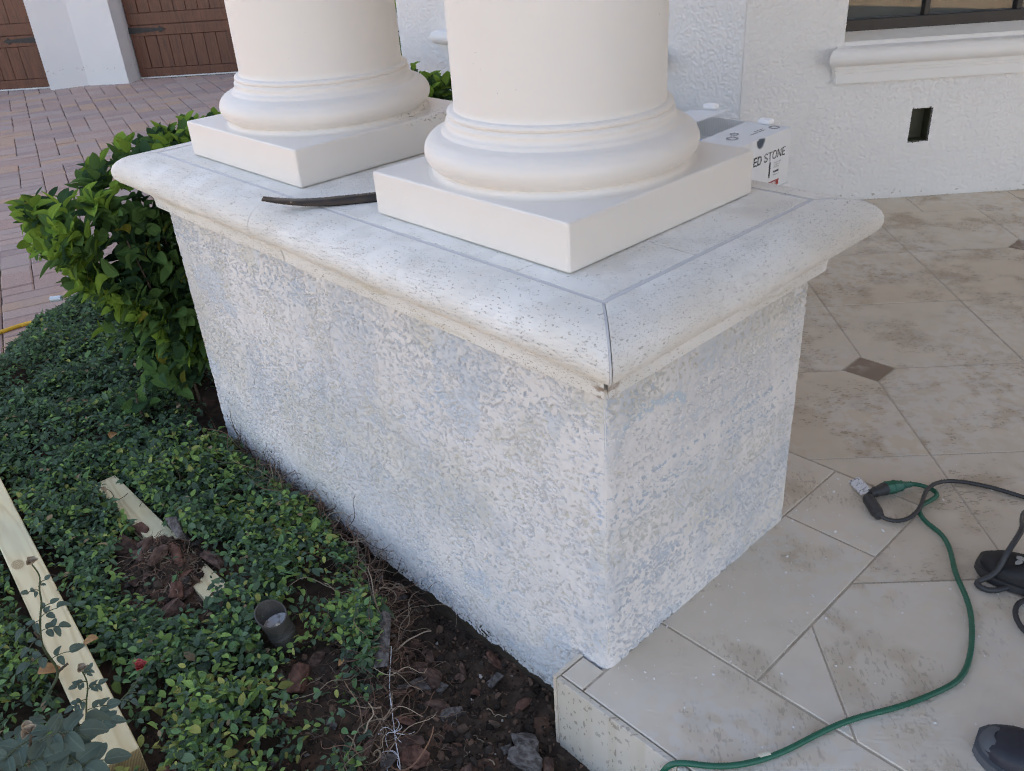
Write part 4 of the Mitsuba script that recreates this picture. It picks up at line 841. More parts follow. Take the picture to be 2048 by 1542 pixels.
# ---- trailing ground cover of small leathery leaves: one mass nobody could count
def in_heap(x, y): return ((x + 1.23) / 0.24) ** 2 + ((y + 0.515) / 0.12) ** 2
def canopy(x, y):
    tr_ = np.where(x < -2.0, 0.95, trench_y(x))
    c = 0.020 + 0.125 * nn(x * 7.5, y * 7.5, 71.0, 3) 
    return c * sstep(-0.03, 0.07, tr_ - y) * (0.25 + 0.75 * sstep(0.0, 0.35, x - edge_x(y))) + 0.012
def cover_density(x, y):
    d = (y < np.where(x < -2.2, 0.9, trench_y(x) + 0.01)) & (x > edge_x(y) + 0.05 - 0.06 * nn(x * 20, y * 20, 72.0, 2)) & (y > -1.7) & (x < -0.17)
    f = np.ones_like(x) * d * (0.30 + 0.70 * sstep(0.40, 0.52, nn(x * 11, y * 11, 75.0, 3)))
    f *= np.where(in_heap(x, y) < 1.0, 0.03, np.where(in_heap(x, y) < 1.5, 0.5, 1.0))
    thin = sstep(0.44, 0.58, nn(x * 5.2 + 5, y * 5.2, 73.0, 3)) * sstep(-1.7, -0.7, x)      # bare mulch shows through nearer the dug end
    f *= 1 - 0.80 * thin
    f *= 1 - 0.75 * sstep(-0.55, -0.25, x) * sstep(-0.72, -0.45, y)
    bare = np.exp(-(((x + 0.50) / 0.16) ** 2 + ((y + 0.86) / 0.09) ** 2)) + np.exp(-(((x + .60) / .10) ** 2 + ((y + .40) / .08) ** 2))
    f *= np.clip(1 - 0.9 * bare, 0, 1)
    tl = (x + 0.664) * TD[0] + (y + 0.867) * TD[1]; tw = -(x + 0.664) * TD[1] + (y + 0.867) * TD[0]
    f *= ~((tl > -0.03) & (np.abs(tw) < np.where(tw > 0, 0.064, 0.056)))
    f *= ~((x > -1.87) & (x < -1.03) & (y > -0.495) & (y < -0.402))
    f *= ((x + 0.775) ** 2 + (y + 0.40) ** 2 > 0.062 ** 2)
    f *= np.where((x < -1.80) & (x > -2.30) & (y > -0.10 - 0.25 * (x + 1.85)), 0.08, 1.0)
    return f
N = 125000
sx, sy = rng.uniform(-4.2, -0.17, N), rng.uniform(-1.55, 0.75, N)
ok = rng.random(N) < cover_density(sx, sy); sx, sy = sx[ok], sy[ok]
uv_, dd_ = px(np.c_[sx, sy, np.full(len(sx), -0.1)]); ok = (dd_ > 0) & (uv_[:, 0] > -90) & (uv_[:, 0] < 2138) & (uv_[:, 1] > -90) & (uv_[:, 1] < 1632); sx, sy = sx[ok], sy[ok]      # the part of the bed in view; the rest is thinner
N2 = 12000; ox, oy = rng.uniform(-4.2, -0.17, N2), rng.uniform(-2.2, 0.6, N2); o2 = (rng.random(N2) < cover_density(ox, oy)); ox, oy = ox[o2], oy[o2]
sx, sy = np.r_[sx, ox], np.r_[sy, oy]; n = len(sx)
lev = rng.random(n) ** 0.55
base = soil_h(sx, sy) + canopy(sx, sy) * lev
phi = rng.uniform(0, 2 * np.pi, n); tilt = rng.normal(0.16, 0.45, n)
pos, RR, sz, cl = [], [], [], []
tone = nn(sx * 6, sy * 6, 81.0, 3); nearx = sstep(-2.6, -1.2, sx)
PAL = np.array([(0.085, 0.125, 0.088), (0.110, 0.165, 0.098), (0.130, 0.220, 0.095), (0.210, 0.310, 0.090), (0.330, 0.340, 0.105), (0.32, 0.24, 0.15)])
for side in (0, 1):
    ph = phi + side * np.pi + rng.normal(0, 0.25, n); tl = tilt + rng.normal(0, 0.2, n)
    d = np.stack([np.cos(ph) * np.cos(tl), np.sin(ph) * np.cos(tl), np.sin(tl)], -1)
    up = np.stack([rng.normal(0, .30, n), rng.normal(0, .30, n), np.ones(n)], -1)
    pos.append(np.stack([sx, sy, base], -1) + d * 0.003); RR.append(orient(d, up)); sz.append((rng.lognormal(-3.90, 0.28, n)).clip(0.010, 0.040))
    w = np.stack([0.30 - 0.1 * nearx, 0.34 + 0 * tone, 0.24 + 0 * tone, (0.09 + 0.26 * nearx * lev) * (0.4 + 1.2 * sstep(.4, .65, tone)), (0.016 + 0.08 * nearx * lev) * (0.2 + 1.8 * sstep(.45, .7, tone)), 0.012 + 0 * tone], -1); w /= w.sum(1, keepdims=True)
    ci = (rng.random(n)[:, None] > np.cumsum(w, 1)).sum(1).clip(0, 5)
    cl.append(PAL[ci] * rng.normal(1.15, 0.28, (n, 1)).clip(.5, 2.0))
LTM = [leaf_template(3, f, dr_, w, .85) for f, dr_, w in ((.10, .12, .27), (.16, .28, .25), (.04, .02, .30))]
mesh, col = scatter(LTM, np.vstack(pos), np.vstack(RR), np.hstack(sz), np.vstack(cl))
k = obj('ground_cover', mesh, 'mat_leaf_cover', smooth=True, color=col); tag(k, 'dense low ground cover of small dark green and yellowish leaves', 'ground cover', kind='stuff')
st = []; ns = 1500; ii = rng.choice(n, ns)
for i in ii:
    a = rng.uniform(0, 6.28); L = rng.uniform(.03, .10); q = np.array([sx[i], sy[i], base[i] - .004]); b = q + (math.cos(a) * L, math.sin(a) * L, -rng.uniform(.01, .05))
    st.append(tube(spline([q, (q + b) / 2 + rng.normal(0, .008, 3), b], 5), 0.0012, 4, False))
m = cat(st); k = obj('cover_stems', m, 'mat_stem_brown'); tag(k, 'thin brown trailing stems among the ground cover leaves', 'stems', kind='stuff')

# ---- soil crumbs and shredded mulch
def crumbs(n, gen, rad, cols, seed):
    rg = np.random.default_rng(seed); b = trimesh.creation.icosphere(0 if n > 800 else 1); V0, F0 = b.vertices, b.faces; nv = len(V0)
    P = gen(rg, n); n = len(P); r = rad(rg, n); S = np.stack([np.ones(n), rg.uniform(.5, 1, n), rg.uniform(.35, .8, n)], -1) * r[:, None]
    jit = 1 + rg.normal(0, .22, (n, nv, 1)); R = Rot.random(n, random_state=seed).as_matrix()
    V = np.einsum('nij,nvj->nvi', R, V0[None] * jit * S[:, None, :]) + P[:, None, :]
    F = (F0[None] + (np.arange(n) * nv)[:, None, None]).reshape(-1, 3); C = np.repeat(np.array(cols)[rg.integers(0, len(cols), n)] * rg.normal(1, .25, (n, 1)).clip(.4, 1.8), nv, axis=0)
    return (V.reshape(-1, 3), F), C
def soil_points(rg, n):
    x = rg.uniform(-1.9, 0.45, n * 3); y = rg.uniform(-0.85, 0.0, n * 3); d = y - trench_y(x)
    ok = ((d > -0.05) | (in_heap(x, y) < 1.3) | (x > -0.8) & (rg.random(n * 3) < .5)) & ~((x > -0.085) & (y > -0.1)); x, y = x[ok][:n], y[ok][:n]
    return np.stack([x, y, soil_h(x, y) + 0.001], -1)
SC = [(0.028, 0.020, 0.015), (0.050, 0.035, 0.026), (0.080, 0.055, 0.040), (0.12, 0.075, 0.052), (0.040, 0.032, 0.026)]
me, co = crumbs(9000, soil_points, lambda rg, n: rg.lognormal(-5.45, 0.6, n).clip(.0015, .018), SC, 5)
k = obj('soil_crumbs', me, 'mat_crumb', color=co); tag(k, 'loose dark soil crumbs and small clods in the dug strip', 'soil', kind='stuff')
def gravel_pts(rg, n):
    x = rg.uniform(-1.2, 0.2, n); y = rg.uniform(-.75, -0.01, n); ok = (y - trench_y(x) > -.04) & ~((x > -.085) & (y > -.1)); return np.stack([x, y, soil_h(x, y) + .004], -1)[ok]
me, co = crumbs(60, gravel_pts, lambda rg, n: rg.lognormal(-5.6, .4, n), [(0.40, 0.37, 0.33), (0.28, 0.25, 0.22)], 8)
k = obj('pale_grit', me, 'mat_crumb', color=co); tag(k, 'pale grit and mortar bits on the dark soil', 'grit', kind='stuff')

# ---- bark chunks
def chunk(L, W, H, seed, sub=3):
    rg = np.random.default_rng(seed); m = trimesh.convex.convex_hull(rg.normal(0, 1, (16, 3)).clip(-1.3, 1.3) * (L / 2.2, W / 2.2, H / 2.2))
    for _ in range(sub): m = m.subdivide()
    v = m.vertices; nrm = m.vertex_normals
    g = nn(v[:, 0] * 22, v[:, 1] * 150 + seed, v[:, 2] * 150, 3) - .5
    m.vertices = v + nrm * (g * min(H, W) * 0.26)[:, None]; return m
def lay(m, x, y, rz, lift, rx=0.0, ry=0.0):
    m = m.copy(); m.apply_transform(trimesh.transformations.euler_matrix(rx, ry, rz)); m.apply_translation((x, y, float(soil_h(x, y)) + lift)); return m
for nm, (L, W, H, s, x, y, rz, lift, ma, rx, lb) in enumerate([
    (.155, .042, .026, 3, -.545, -.240, -0.62, .052, 'bark_grey', .3, 'long weathered grey bark slab standing up beside the dug strip'),
    (.075, .050, .028, 4, -1.500, -.470, 0.4, .062, 'bark_red', .5, 'red-brown bark chunk on the left edge of the half buried board'),
    (.070, .050, .026, 5, -1.430, -.372, 1.2, .040, 'bark_red', .7, 'reddish bark chunk at the right edge of the half buried board'),
    (.115, .030, .020, 6, -1.330, -.425, -0.25, .075, 'bark_grey', .1, 'grey split wood sliver on top of the mulch heap'),
    (.120, .060, .030, 7, -1.010, -.440, 0.5, .030, 'bark', .2, 'large brown bark slab between the board and the spotlight'),
    (.090, .028, .016, 8, -1.170, -.395, 0.1, .055, 'bark', .3, 'narrow brown bark strip on the board beside the grey sliver'),
    (.080, .065, .035, 9, -.640, -.440, 0.9, .030, 'bark_red', .4, 'rounded red-brown bark chunk in the thin ground cover left of the grey slab'),
    (.065, .050, .030, 10, -.600, -.300, 1.4, .035, 'bark_grey', .2, 'dark grey bark chunk among leaves behind the grey slab'),
    (.075, .055, .040, 12, -.275, -.375, 0.2, .022, 'bark_red', .1, 'rounded brown clod-like bark chunk on bare soil at the bottom edge'),
    (.085, .055, .036, 13, -.090, -.200, 0.7, .030, 'bark_grey', .3, 'grey bark lump against the patio riser'),
    (.070, .045, .030, 14, -.430, -.185, 0.0, .022, 'bark', .2, 'brown bark lump in the middle of the dug strip'),
    (.080, .030, .018, 15, -.010, -.190, -.7, .040, 'bark', .2, 'dark bark strip lying close along the patio riser'),
    (.110, .050, .030, 17, -.560, -.790, 0.3, .030, 'bark_red', .2, 'red bark chunk beside the cut end of the long post'),
    (.080, .055, .034, 18, -.480, -.850, 1.0, .028, 'bark_red', .4, 'second red bark chunk beyond the cut end of the long post'),
    (.075, .050, .030, 19, -.400, -.800, 0.6, .028, 'bark', .3, 'brown bark chunk right of the cut end of the long post')]):
    k = obj('bark_chunk', lay(chunk(L, W, H, s), x, y, rz, lift * .6, rx), 'mat_' + ma, smooth=45); tag(k, lb, 'bark')
rg = np.random.default_rng(77); cnt = 0
while cnt < 190:
    x, y = rg.uniform(-1.6, 0.4), rg.uniform(-.9, -.02); d = y - float(trench_y(x)); hp = float(in_heap(x, y))
    if (x > -.1 and y > -.14) or not (hp < 1.2 or d > -.06 or (x > -0.75 and rg.random() < .35)): continue
    if d > .10 and rg.random() < .4 and y > -.2: continue
    if np.hypot(x + .775, y + .40) < .07: continue
    L = rg.lognormal(-3.2, .35) * (1.35 if hp < 1.2 else 1); m = chunk(L, L * rg.uniform(.35, .7), L * rg.uniform(.18, .4), 200 + cnt, 2)
    k = obj('bark_chip', lay(m, x, y, rg.uniform(0, 6.28), L * .12, rg.normal(0, .4), rg.normal(0, .3)), 'mat_' + rg.choice(['bark', 'bark', 'bark_red', 'bark_grey']), smooth=45)
    tag(k, 'small bark chip among the loose mulch and bare soil', 'bark', 'small bark chips on the soil'); cnt += 1

# ---- torn roots along the cut edge, shreds, twigs
def fibres(n, gen, seed):
    rg = np.random.default_rng(seed); ms, cs = [], []
    for i in range(n):
        p0, L, r, c, lift = gen(rg); a = rg.uniform(0, 6.28); pts = [np.array(p0)]; el = rg.normal(0.1, .35) * lift
        for s in range(5):
            a += rg.normal(0, .65); el = el * .7 + rg.normal(0, .35) * lift; d = np.array([math.cos(a) * math.cos(el), math.sin(a) * math.cos(el), math.sin(el)]) * L / 5; q = pts[-1] + d
            q[2] = max(q[2], float(soil_h(q[0], q[1])) + r * .5) if rg.random() < .8 else q[2]
            if q[0] > -LX and q[1] > -0.004: q[1] = -0.004
            if q[0] > -0.09 and q[1] > -0.1: q[1] = -0.102
            pts.append(q)
        m = tube(spline(pts, 12), np.linspace(r, r * .45, 12), 4, False); ms.append(m); cs.append(np.tile(np.array(c) * rg.uniform(.6, 1.5), (len(m.vertices), 1)))
    return cat(ms), np.vstack(cs)
RC = [(0.11, 0.062, 0.042), (0.075, 0.046, 0.034), (0.17, 0.11, 0.072), (0.14, 0.075, 0.046), (0.26, 0.20, 0.14)]
def root_gen(rg):
    x = rg.uniform(-1.75, -0.25) if rg.random() < .8 else rg.uniform(-.8, .1); y = float(trench_y(x)) + rg.normal(0.015, .035); y = min(y, -.008)
    return (x, y, float(soil_h(x, y)) + rg.uniform(0, .045)), rg.uniform(.05, .20), rg.lognormal(-6.75, .4), RC[rg.integers(0, 5)], 1.2
m, c = fibres(680, root_gen, 21); k = obj('torn_roots', m, 'mat_root', color=c); tag(k, 'tangle of torn brown roots along the cut edge of the ground cover', 'roots', kind='stuff')
def shred_gen(rg):
    if rg.random() < .45: x, y = -1.25 + rg.normal(0, .11), -.50 + rg.normal(0, .06)
    else: x = rg.uniform(-.9, .25); y = rg.uniform(-.7, -.15)
    return (x, y, float(soil_h(x, y)) + .004), rg.uniform(.02, .07), rg.lognormal(-6.9, .4), RC[rg.integers(0, 5)], .35
m, c = fibres(900, shred_gen, 23); k = obj('mulch_shreds', m, 'mat_root', color=c); tag(k, 'fine brown mulch shreds and straw on the soil', 'mulch', kind='stuff')
for i, (pts, lb) in enumerate([
    ([(-1.70, -.02, -.16), (-1.705, -.022, -.08), (-1.70, -.030, .0), (-1.672, -.035, .035)], 'tall thin bent twig at the far left foot of the pedestal'),
    ([(-1.500, -.03, -.17), (-1.493, -.032, -.11), (-1.482, -.036, -.05)], 'thin upright twig beside the far roots, second from the left'),
    ([(-.985, -.04, -.20), (-.950, -.055, -.135), (-.905, -.05, -.09), (-.88, -.045, -.10), (-.80, -.03, -.095), (-.775, -.03, -.083)], 'dark forked twig leaning on the stucco in the middle of the long face'),
    ([(-1.03, -.03, -.19), (-1.01, -.035, -.13), (-.995, -.04, -.085)], 'short dark twig against the stucco left of the forked one'),
    ([(-.84, -.03, -.22), (-.838, -.04, -.15), (-.84, -.045, -.085)], 'straight dark twig standing right of the forked one')]):
    k = obj('twig', tube(spline(pts, 22), np.linspace(.0017, .0008, 22), 5), 'mat_stem_brown'); tag(k, lb, 'twig')
# twine
tw = 'twine'; tag(tw, 'white frayed twine lying over the bare soil at the bottom edge', 'twine')
ts = lambda x, y, h=.012: (x, y, float(soil_h(x, y)) + h)
obj('strand', tube(spline([ts(-.52, -.235, .05), ts(-.498, -.256, .03), ts(-.424, -.316, .03), ts(-.372, -.348, .02), ts(-.329, -.376, .014), ts(-.285, -.400), ts(-.249, -.422), ts(-.17, -.47)], 50), 0.0013, 6), 'mat_twine', tw)
for a in range(11):
    x0, y0 = (-.345, -.367) if a < 7 else (-.285, -.40); an = rng.uniform(0, 6.28); L = rng.uniform(.02, .05)
    obj('fray', tube(spline([ts(x0, y0), ts(x0 + math.cos(an) * L * .5, y0 + math.sin(an) * L * .5, .018), ts(x0 + math.cos(an + .5) * L, y0 + math.sin(an + .5) * L, .008)], 8), 0.0009, 5), 'mat_twine', tw)
# fallen leaves
LB = leaf_template(7, .10, .22, .25, .8, 5)
def leaf_shape(tp): return mikit.ply((tp[0], tp[1]), 'mat_leaf_mid', smooth=True, uv=tp[2])
LEAFS = [leaf_shape(leaf_template(7, f, d, w, p_, 5)) for f, d, w, p_ in ((.10, .12, .32, .8), (.16, .25, .30, .9), (.05, .05, .35, .78), (.24, .42, .30, .85))]
def place_leaf(parent, i, pos, d, up, size, bs, name='leaf'):
    R = orient(np.array([d], float), np.array([up], float))[0]; t = np.eye(4); t[:3, :3] = R * size; t[:3, 3] = pos; return put(name, LEAFS[i], t, parent, 'mat_leaf_' + bs if not bs.startswith('mat_') else bs)
for x, y, h_, s, lb in ((-2.02, -.35, .10, .05, 'pale curled dead leaf on the ground cover at the far left'), (-1.03, -.915, .12, .055, 'orange-brown dead leaf beside the long post under the rose bush'), (-1.47, -.12, .05, .05, 'brown dead leaf on the ground cover near the far roots'), (-.57, -.345, .05, .022, 'small bright orange dead leaf on the mulch'), (-1.06, -.76, .10, .04, 'small brown leaf on the ground cover beyond the long post')):
    a = rng.uniform(0, 6.28); k = place_leaf(None, 1, (x, y, float(soil_h(x, y)) + h_), (math.cos(a), math.sin(a), .1), (.2, .1, 1), s, 'mat_dry_leaf', 'fallen_leaf'); tag(k, lb, 'leaf')
cp = trimesh.creation.cylinder(0.014, 0.055, sections=12); cp.apply_transform(frame((-3.40, -.045, -.015), (0, 0, 1), (-.7, .7, 0), (.7, .7, .05))); cp.vertices += .004 * (nn(cp.vertices[:, 0] * 90, cp.vertices[:, 1] * 90, cp.vertices[:, 2] * 90, 2)[:, None] - .5)
k = obj('clear_wrapper', cp, 'mat_clear_plastic', smooth=50); tag(k, 'small clear plastic fitting on the ground cover by the yellow cord', 'plastic fitting')

# ---- broad-leaved shrub round the far end of the pedestal
def shrub(name, label, tips, n_inner, inner_fn, nparts, lsize, seed, woody, rank, brights=.55, limit=None):
    rg = np.random.default_rng(seed); s = key_of(name); tag(s, label, 'shrub'); L = []
    for (P, D) in tips:
        D = D / np.linalg.norm(D); a0 = rg.uniform(0, 6.28); u = np.cross(D, [.3, .5, .8]); u /= np.linalg.norm(u); v = np.cross(D, u); nl = rg.integers(4, 8); br = rg.random() < brights
        for q in range(nl):
            f = q / nl; a = a0 + q * 2.4; rad = math.cos(a) * u + math.sin(a) * v; open_ = .45 + .75 * (1 - f) + rg.normal(0, .15)
            d = D * math.cos(open_) + rad * math.sin(open_); up = D * math.sin(open_) - rad * math.cos(open_) + (0, 0, .5)
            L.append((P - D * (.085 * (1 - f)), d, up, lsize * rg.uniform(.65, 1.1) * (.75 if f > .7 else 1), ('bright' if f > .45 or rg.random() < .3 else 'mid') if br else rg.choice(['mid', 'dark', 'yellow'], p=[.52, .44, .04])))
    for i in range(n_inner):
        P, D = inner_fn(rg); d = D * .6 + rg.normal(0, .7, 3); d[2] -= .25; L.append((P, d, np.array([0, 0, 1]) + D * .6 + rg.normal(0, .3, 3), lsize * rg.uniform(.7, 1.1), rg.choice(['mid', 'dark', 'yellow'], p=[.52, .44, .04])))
    L = [l for l in L if limit is None or limit(l[0])]
    L.sort(key=lambda l: rank(l[0])); n = 0; rest = {}
    for P, d, up, sz_, bs in L:
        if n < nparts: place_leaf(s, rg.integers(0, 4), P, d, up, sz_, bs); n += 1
        else: rest.setdefault(bs, []).append((P, d, up, sz_))
    tps = [leaf_template(4, f, d, w, .85, 3) for f, d, w in ((.10, .12, .31), (.16, .25, .29), (.05, .05, .33))]
    for bs, ls in rest.items():
        pos = np.array([l[0] for l in ls]); R_ = orient(np.array([l[1] for l in ls]), np.array([l[2] for l in ls])); szs = np.array([l[3] for l in ls]); a, b = LT[bs]
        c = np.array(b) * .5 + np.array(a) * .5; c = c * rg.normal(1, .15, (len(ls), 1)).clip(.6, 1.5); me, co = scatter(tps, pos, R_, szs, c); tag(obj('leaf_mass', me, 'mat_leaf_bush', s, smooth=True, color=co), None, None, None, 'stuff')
    br_ = [tube(spline(w, 10), np.linspace(.007, .003, 10), 6) for w in woody]
    for w in br_: obj('branch', w, 'mat_stem_brown', s)
    return s
def hedge_top(x, y): return 0.745 + 0.10 * (float(nn(x * 5, y * 5, 91.0, 2)) - .5) - .10 * max(0, (-2.28 - x) / .2) + .13 * min(1, max(0, (y + .15) / .25))
tips, rgs = [], np.random.default_rng(31)
for _ in range(210):                                           # top
    x, y = rgs.uniform(-2.40, -1.98), rgs.uniform(-.30, 1.45); tips.append((np.array([x, y, hedge_top(x, y)]), np.array([rgs.normal(0, .35), rgs.normal(-.1, .35), 1.0])))
for _ in range(180):                                           # front side, leaning out over the ground cover
    z = rgs.uniform(.02, .70) if rgs.random() < .85 else rgs.uniform(-.1, .1); z = max(z, .16); x = rgs.uniform(-2.14 - .26 * sstep(.15, .65, z), -1.97); y = .02 - .31 * sstep(.10, .62, z) + rgs.normal(0, .03); tips.append((np.array([x, y, z]), np.array([rgs.normal(-.1, .4), -1.0, rgs.normal(.45, .35)])))
for _ in range(70):                                            # left side
    z = rgs.uniform(.05, .70); y = rgs.uniform(-.25, 1.4); tips.append((np.array([-2.14 - .24 * sstep(.1, .6, z), y, z]), np.array([-1.0, rgs.normal(-.2, .4), rgs.normal(.4, .3)])))
def inner(rg): return np.array([rg.uniform(-2.26, -1.95), (rg.uniform(-.12, .28) if rg.random() < .6 else rg.uniform(.2, 1.3)), rg.uniform(.02, .70)]), np.array([rg.normal(-.3, .5), -1.0, rg.normal(.2, .4)])
woody = [[(-2.2 + a, .05 + b, -.2), (-2.2 + a * 1.3, .0 + b, .15), (-2.22 + a * 1.8, -.08 + b * 1.2, .6)] for a, b in ((0, 0), (.08, .1), (-.12, .05), (.12, -.02), (-.05, .35), (.05, .6), (0, .95))]
rank = lambda P: np.linalg.norm(P - CAM) + (0.15 * abs(P[2] - .4)) - (.2 if P[1] < 0 else 0)
shrub('broadleaf_shrub', 'glossy broad-leaved green shrub growing round the far end of the pedestal', tips, 2100, inner, 300, .076, 41, woody, rank, .62, lambda P: P[0] < -1.90 or P[1] < -.9)
# the small sprig at its foot
tips = [(np.array(q), np.array(d)) for q, d in (((-2.09, -.20, .02), (.2, -.5, 1)), ((-2.16, -.24, -.02), (-.4, -.5, .8)))]
shrub('shrub_sprig', 'single leafy sprig rising from the ground cover before the shrub', tips, 0, None, 20, .075, 43, [[(-2.1, -.18, -.16), (-2.1, -.2, -.05), (-2.09, -.2, .02)]], rank, .0)
# planting before the bay and tall shrub beyond its corner
tips = []
for _ in range(130):
    x = rgs.uniform(-4.3, -2.0); y = rgs.uniform(1.9, 2.55); z = .38 + .18 * float(nn(x * 3, y * 3, 95.0, 2)) + .16 * sstep(-3.2, -4.0, x); tips.append((np.array([x, y, z]), np.array([rgs.normal(0, .4), rgs.normal(-.3, .4), 1.0])))
def inner2(rg): x = rg.uniform(-4.3, -2.0); return np.array([x, rg.uniform(1.85, 2.6), rg.uniform(-.2, .46)]), np.array([rg.normal(0, .4), -1., .6])
shrub('bay_shrub', 'low dark green shrub planted below the bay, seen between the two columns', tips, 420, inner2, 120, .085, 47, [[(-3.2 + a, 2.2, -.3), (-3.2 + a, 2.2, -.1), (-3.15 + a, 2.15, .1)] for a in (-.8, -.3, .2, .7)], lambda P: np.linalg.norm(P - CAM), .35)
tips = []
for _ in range(150):
    a = rgs.uniform(0, 6.28); z = rgs.uniform(.3, 3.2); tips.append((np.array([-5.9 + .55 * math.cos(a), 4.55 + .55 * math.sin(a), z]), np.array([math.cos(a), math.sin(a), .6])))
def inner3(rg): return np.array([-5.9 + rg.normal(0, .25), 4.55 + rg.normal(0, .25), rg.uniform(.1, 3.)]), np.array([rg.normal(), rg.normal(), .2])
shrub('tall_shrub', 'tall dark shrub standing behind the corner of the bay beside the far column', tips, 260, inner3, 60, .12, 53, [[(-5.9, 4.55, -.3), (-5.9, 4.55, 1.5), (-5.85, 4.5, 2.9)]], lambda P: np.linalg.norm(P - CAM), .3)

# ---- rose bush in the near left corner
rb = 'rose_bush'; tag(rb, 'dusty rose bush with spent blooms leaning over the long post', 'rose bush')
rr = np.random.default_rng(61)
def rose_leaf(base, d, up, size, bs='rose', n=5):
    """a compound leaf: n leaflets on a thin rachis"""
    base, d = np.array(base, float), np.array(d, float); d /= np.linalg.norm(d); y = np.cross(up, d); y /= np.linalg.norm(y); L = size * 1.5
    obj('rachis', tube(spline([base, base + d * L * .5 + (0, 0, .004), base + d * L * .85], 6), .0011, 5), 'mat_stem_green', rb)
    for q in range(n):
        if q == n - 1: o, dd, s = .82, d, size
        else: o, sg_, s = .30 + .30 * (q // 2), (1 if q % 2 else -1), size * (.78 + .08 * (q // 2)); dd = d * .45 + y * sg_ * .9
        place_leaf(rb, rr.integers(0, 4), base + d * L * o, dd + rr.normal(0, .12, 3), np.array(up) + rr.normal(0, .25, 3), s, bs)
st1 = [(-.985, -.93, -.17), (-.979, -.894, -.059), (-.978, -.880, -.036), (-.978, -.881, .007), (-.978, -.885, .065), (-.978, -.878, .098), (-.977, -.870, .126), (-.977, -.860, .153), (-.976, -.851, .179), (-.976, -.846, .208), (-.975, -.836, .238), (-.975, -.837, .261), (-.975, -.840, .278)]
obj('stem', tube(spline(st1, 50), np.linspace(.0042, .0016, 50), 7), 'mat_stem_green', rb)
obj('stem', tube([(-.978, -.880, -.036), (-.977, -.868, -.030), (-.976, -.853, -.025)], .0032, 7), 'mat_stem_brown', rb)
obj('stem', tube([(-.978, -.883, .075), (-.979, -.889, .104)], .0030, 7), 'mat_stem_brown', rb)
st2 = [(-.74, -.96, -.17), (-.722, -.90, -.02), (-.718, -.884, .046), (-.717, -.873, .080), (-.716, -.864, .105), (-.716, -.861, .130), (-.716, -.862, .149)]
obj('stem', tube(spline(st2, 30), np.linspace(.0035, .0014, 30), 7), 'mat_stem_green', rb)
st4 = [(-.84, -.84, -.14), (-.817, -.81, -.075), (-.812, -.782, -.058), (-.806, -.753, -.032), (-.804, -.742, -.010)]
obj('stem', tube(spline(st4, 20), np.linspace(.0026, .0014, 20), 6), 'mat_stem_green', rb)
U = (0.35, -.15, .9)
for b, d, s, n in [((-.976, -.847, .205), (.1, -.6, .3), .020, 3), ((-.976, -.846, .215), (.0, .7, .35), .016, 3), ((-.977, -.862, .150), (.1, .75, .30), .021, 3), ((-.977, -.868, .128), (.2, -.8, .0), .030, 3), ((-.977, -.866, .135), (.1, .8, .1), .030, 3),
                   ((-.978, -.878, .098), (.2, .8, -.1), .030, 5), ((-.978, -.882, .085), (.2, -.7, -.2), .026, 3), ((-.978, -.881, .01), (.3, .8, .1), .034, 3), ((-.978, -.881, .03), (.2, -.8, .1), .036, 3)]:
    rose_leaf(b, d, U, s, 'rose', n)
for b, d, s, n in [((-.716, -.861, .135), (.1, .5, .5), .016, 5), ((-.716, -.863, .120), (.2, -.6, .3), .018, 5), ((-.717, -.868, .095), (.1, .8, .1), .020, 5), ((-.717, -.875, .075), (.1, -.8, .1), .022, 5), ((-.718, -.884, .046), (.3, .8, -.1), .032, 5), ((-.72, -.89, .02), (.6, .3, .1), .036, 5), ((-.72, -.895, .0), (.5, -.6, .1), .034, 5), ((-.70, -.88, .03), (.7, .55, .05), .032, 5)]: rose_leaf(b, d, U, s, 'rose', n)
for b, d, s in [((-.812, -.785, -.06), (.5, .6, .0), .020), ((-.815, -.80, -.07), (.4, .2, .1), .024), ((-.81, -.775, -.05), (-.3, .7, .1), .018)]: rose_leaf(b, d, (0.1, 0, 1), s, 'rose', 3)
for q in range(46):                                            # the dense body of the bush
    x, y = rr.uniform(-1.35, -.55), rr.uniform(-1.30, -.965); z = rr.uniform(-.10, .10) + .10 * sstep(-1.0, -1.2, y) + .08 * sstep(-.9, -.6, x)
    a = rr.uniform(0, 6.28); rose_leaf((x, y, z), (math.cos(a), math.sin(a), rr.normal(.1, .25)), (rr.normal(0, .25), rr.normal(0, .25), 1), rr.uniform(.032, .048), 'rose', 5)
for q in range(10):
    x, y = rr.uniform(-1.2, -.5), rr.uniform(-1.3, -1.0); obj('stem', tube(spline([(x * .6 - .38, -1.14, -.17), (x, y - .02, -.02), (x, y, rr.uniform(.05, .2))], 14), np.linspace(.004, .0016, 14), 6), 'mat_stem_brown', rb)
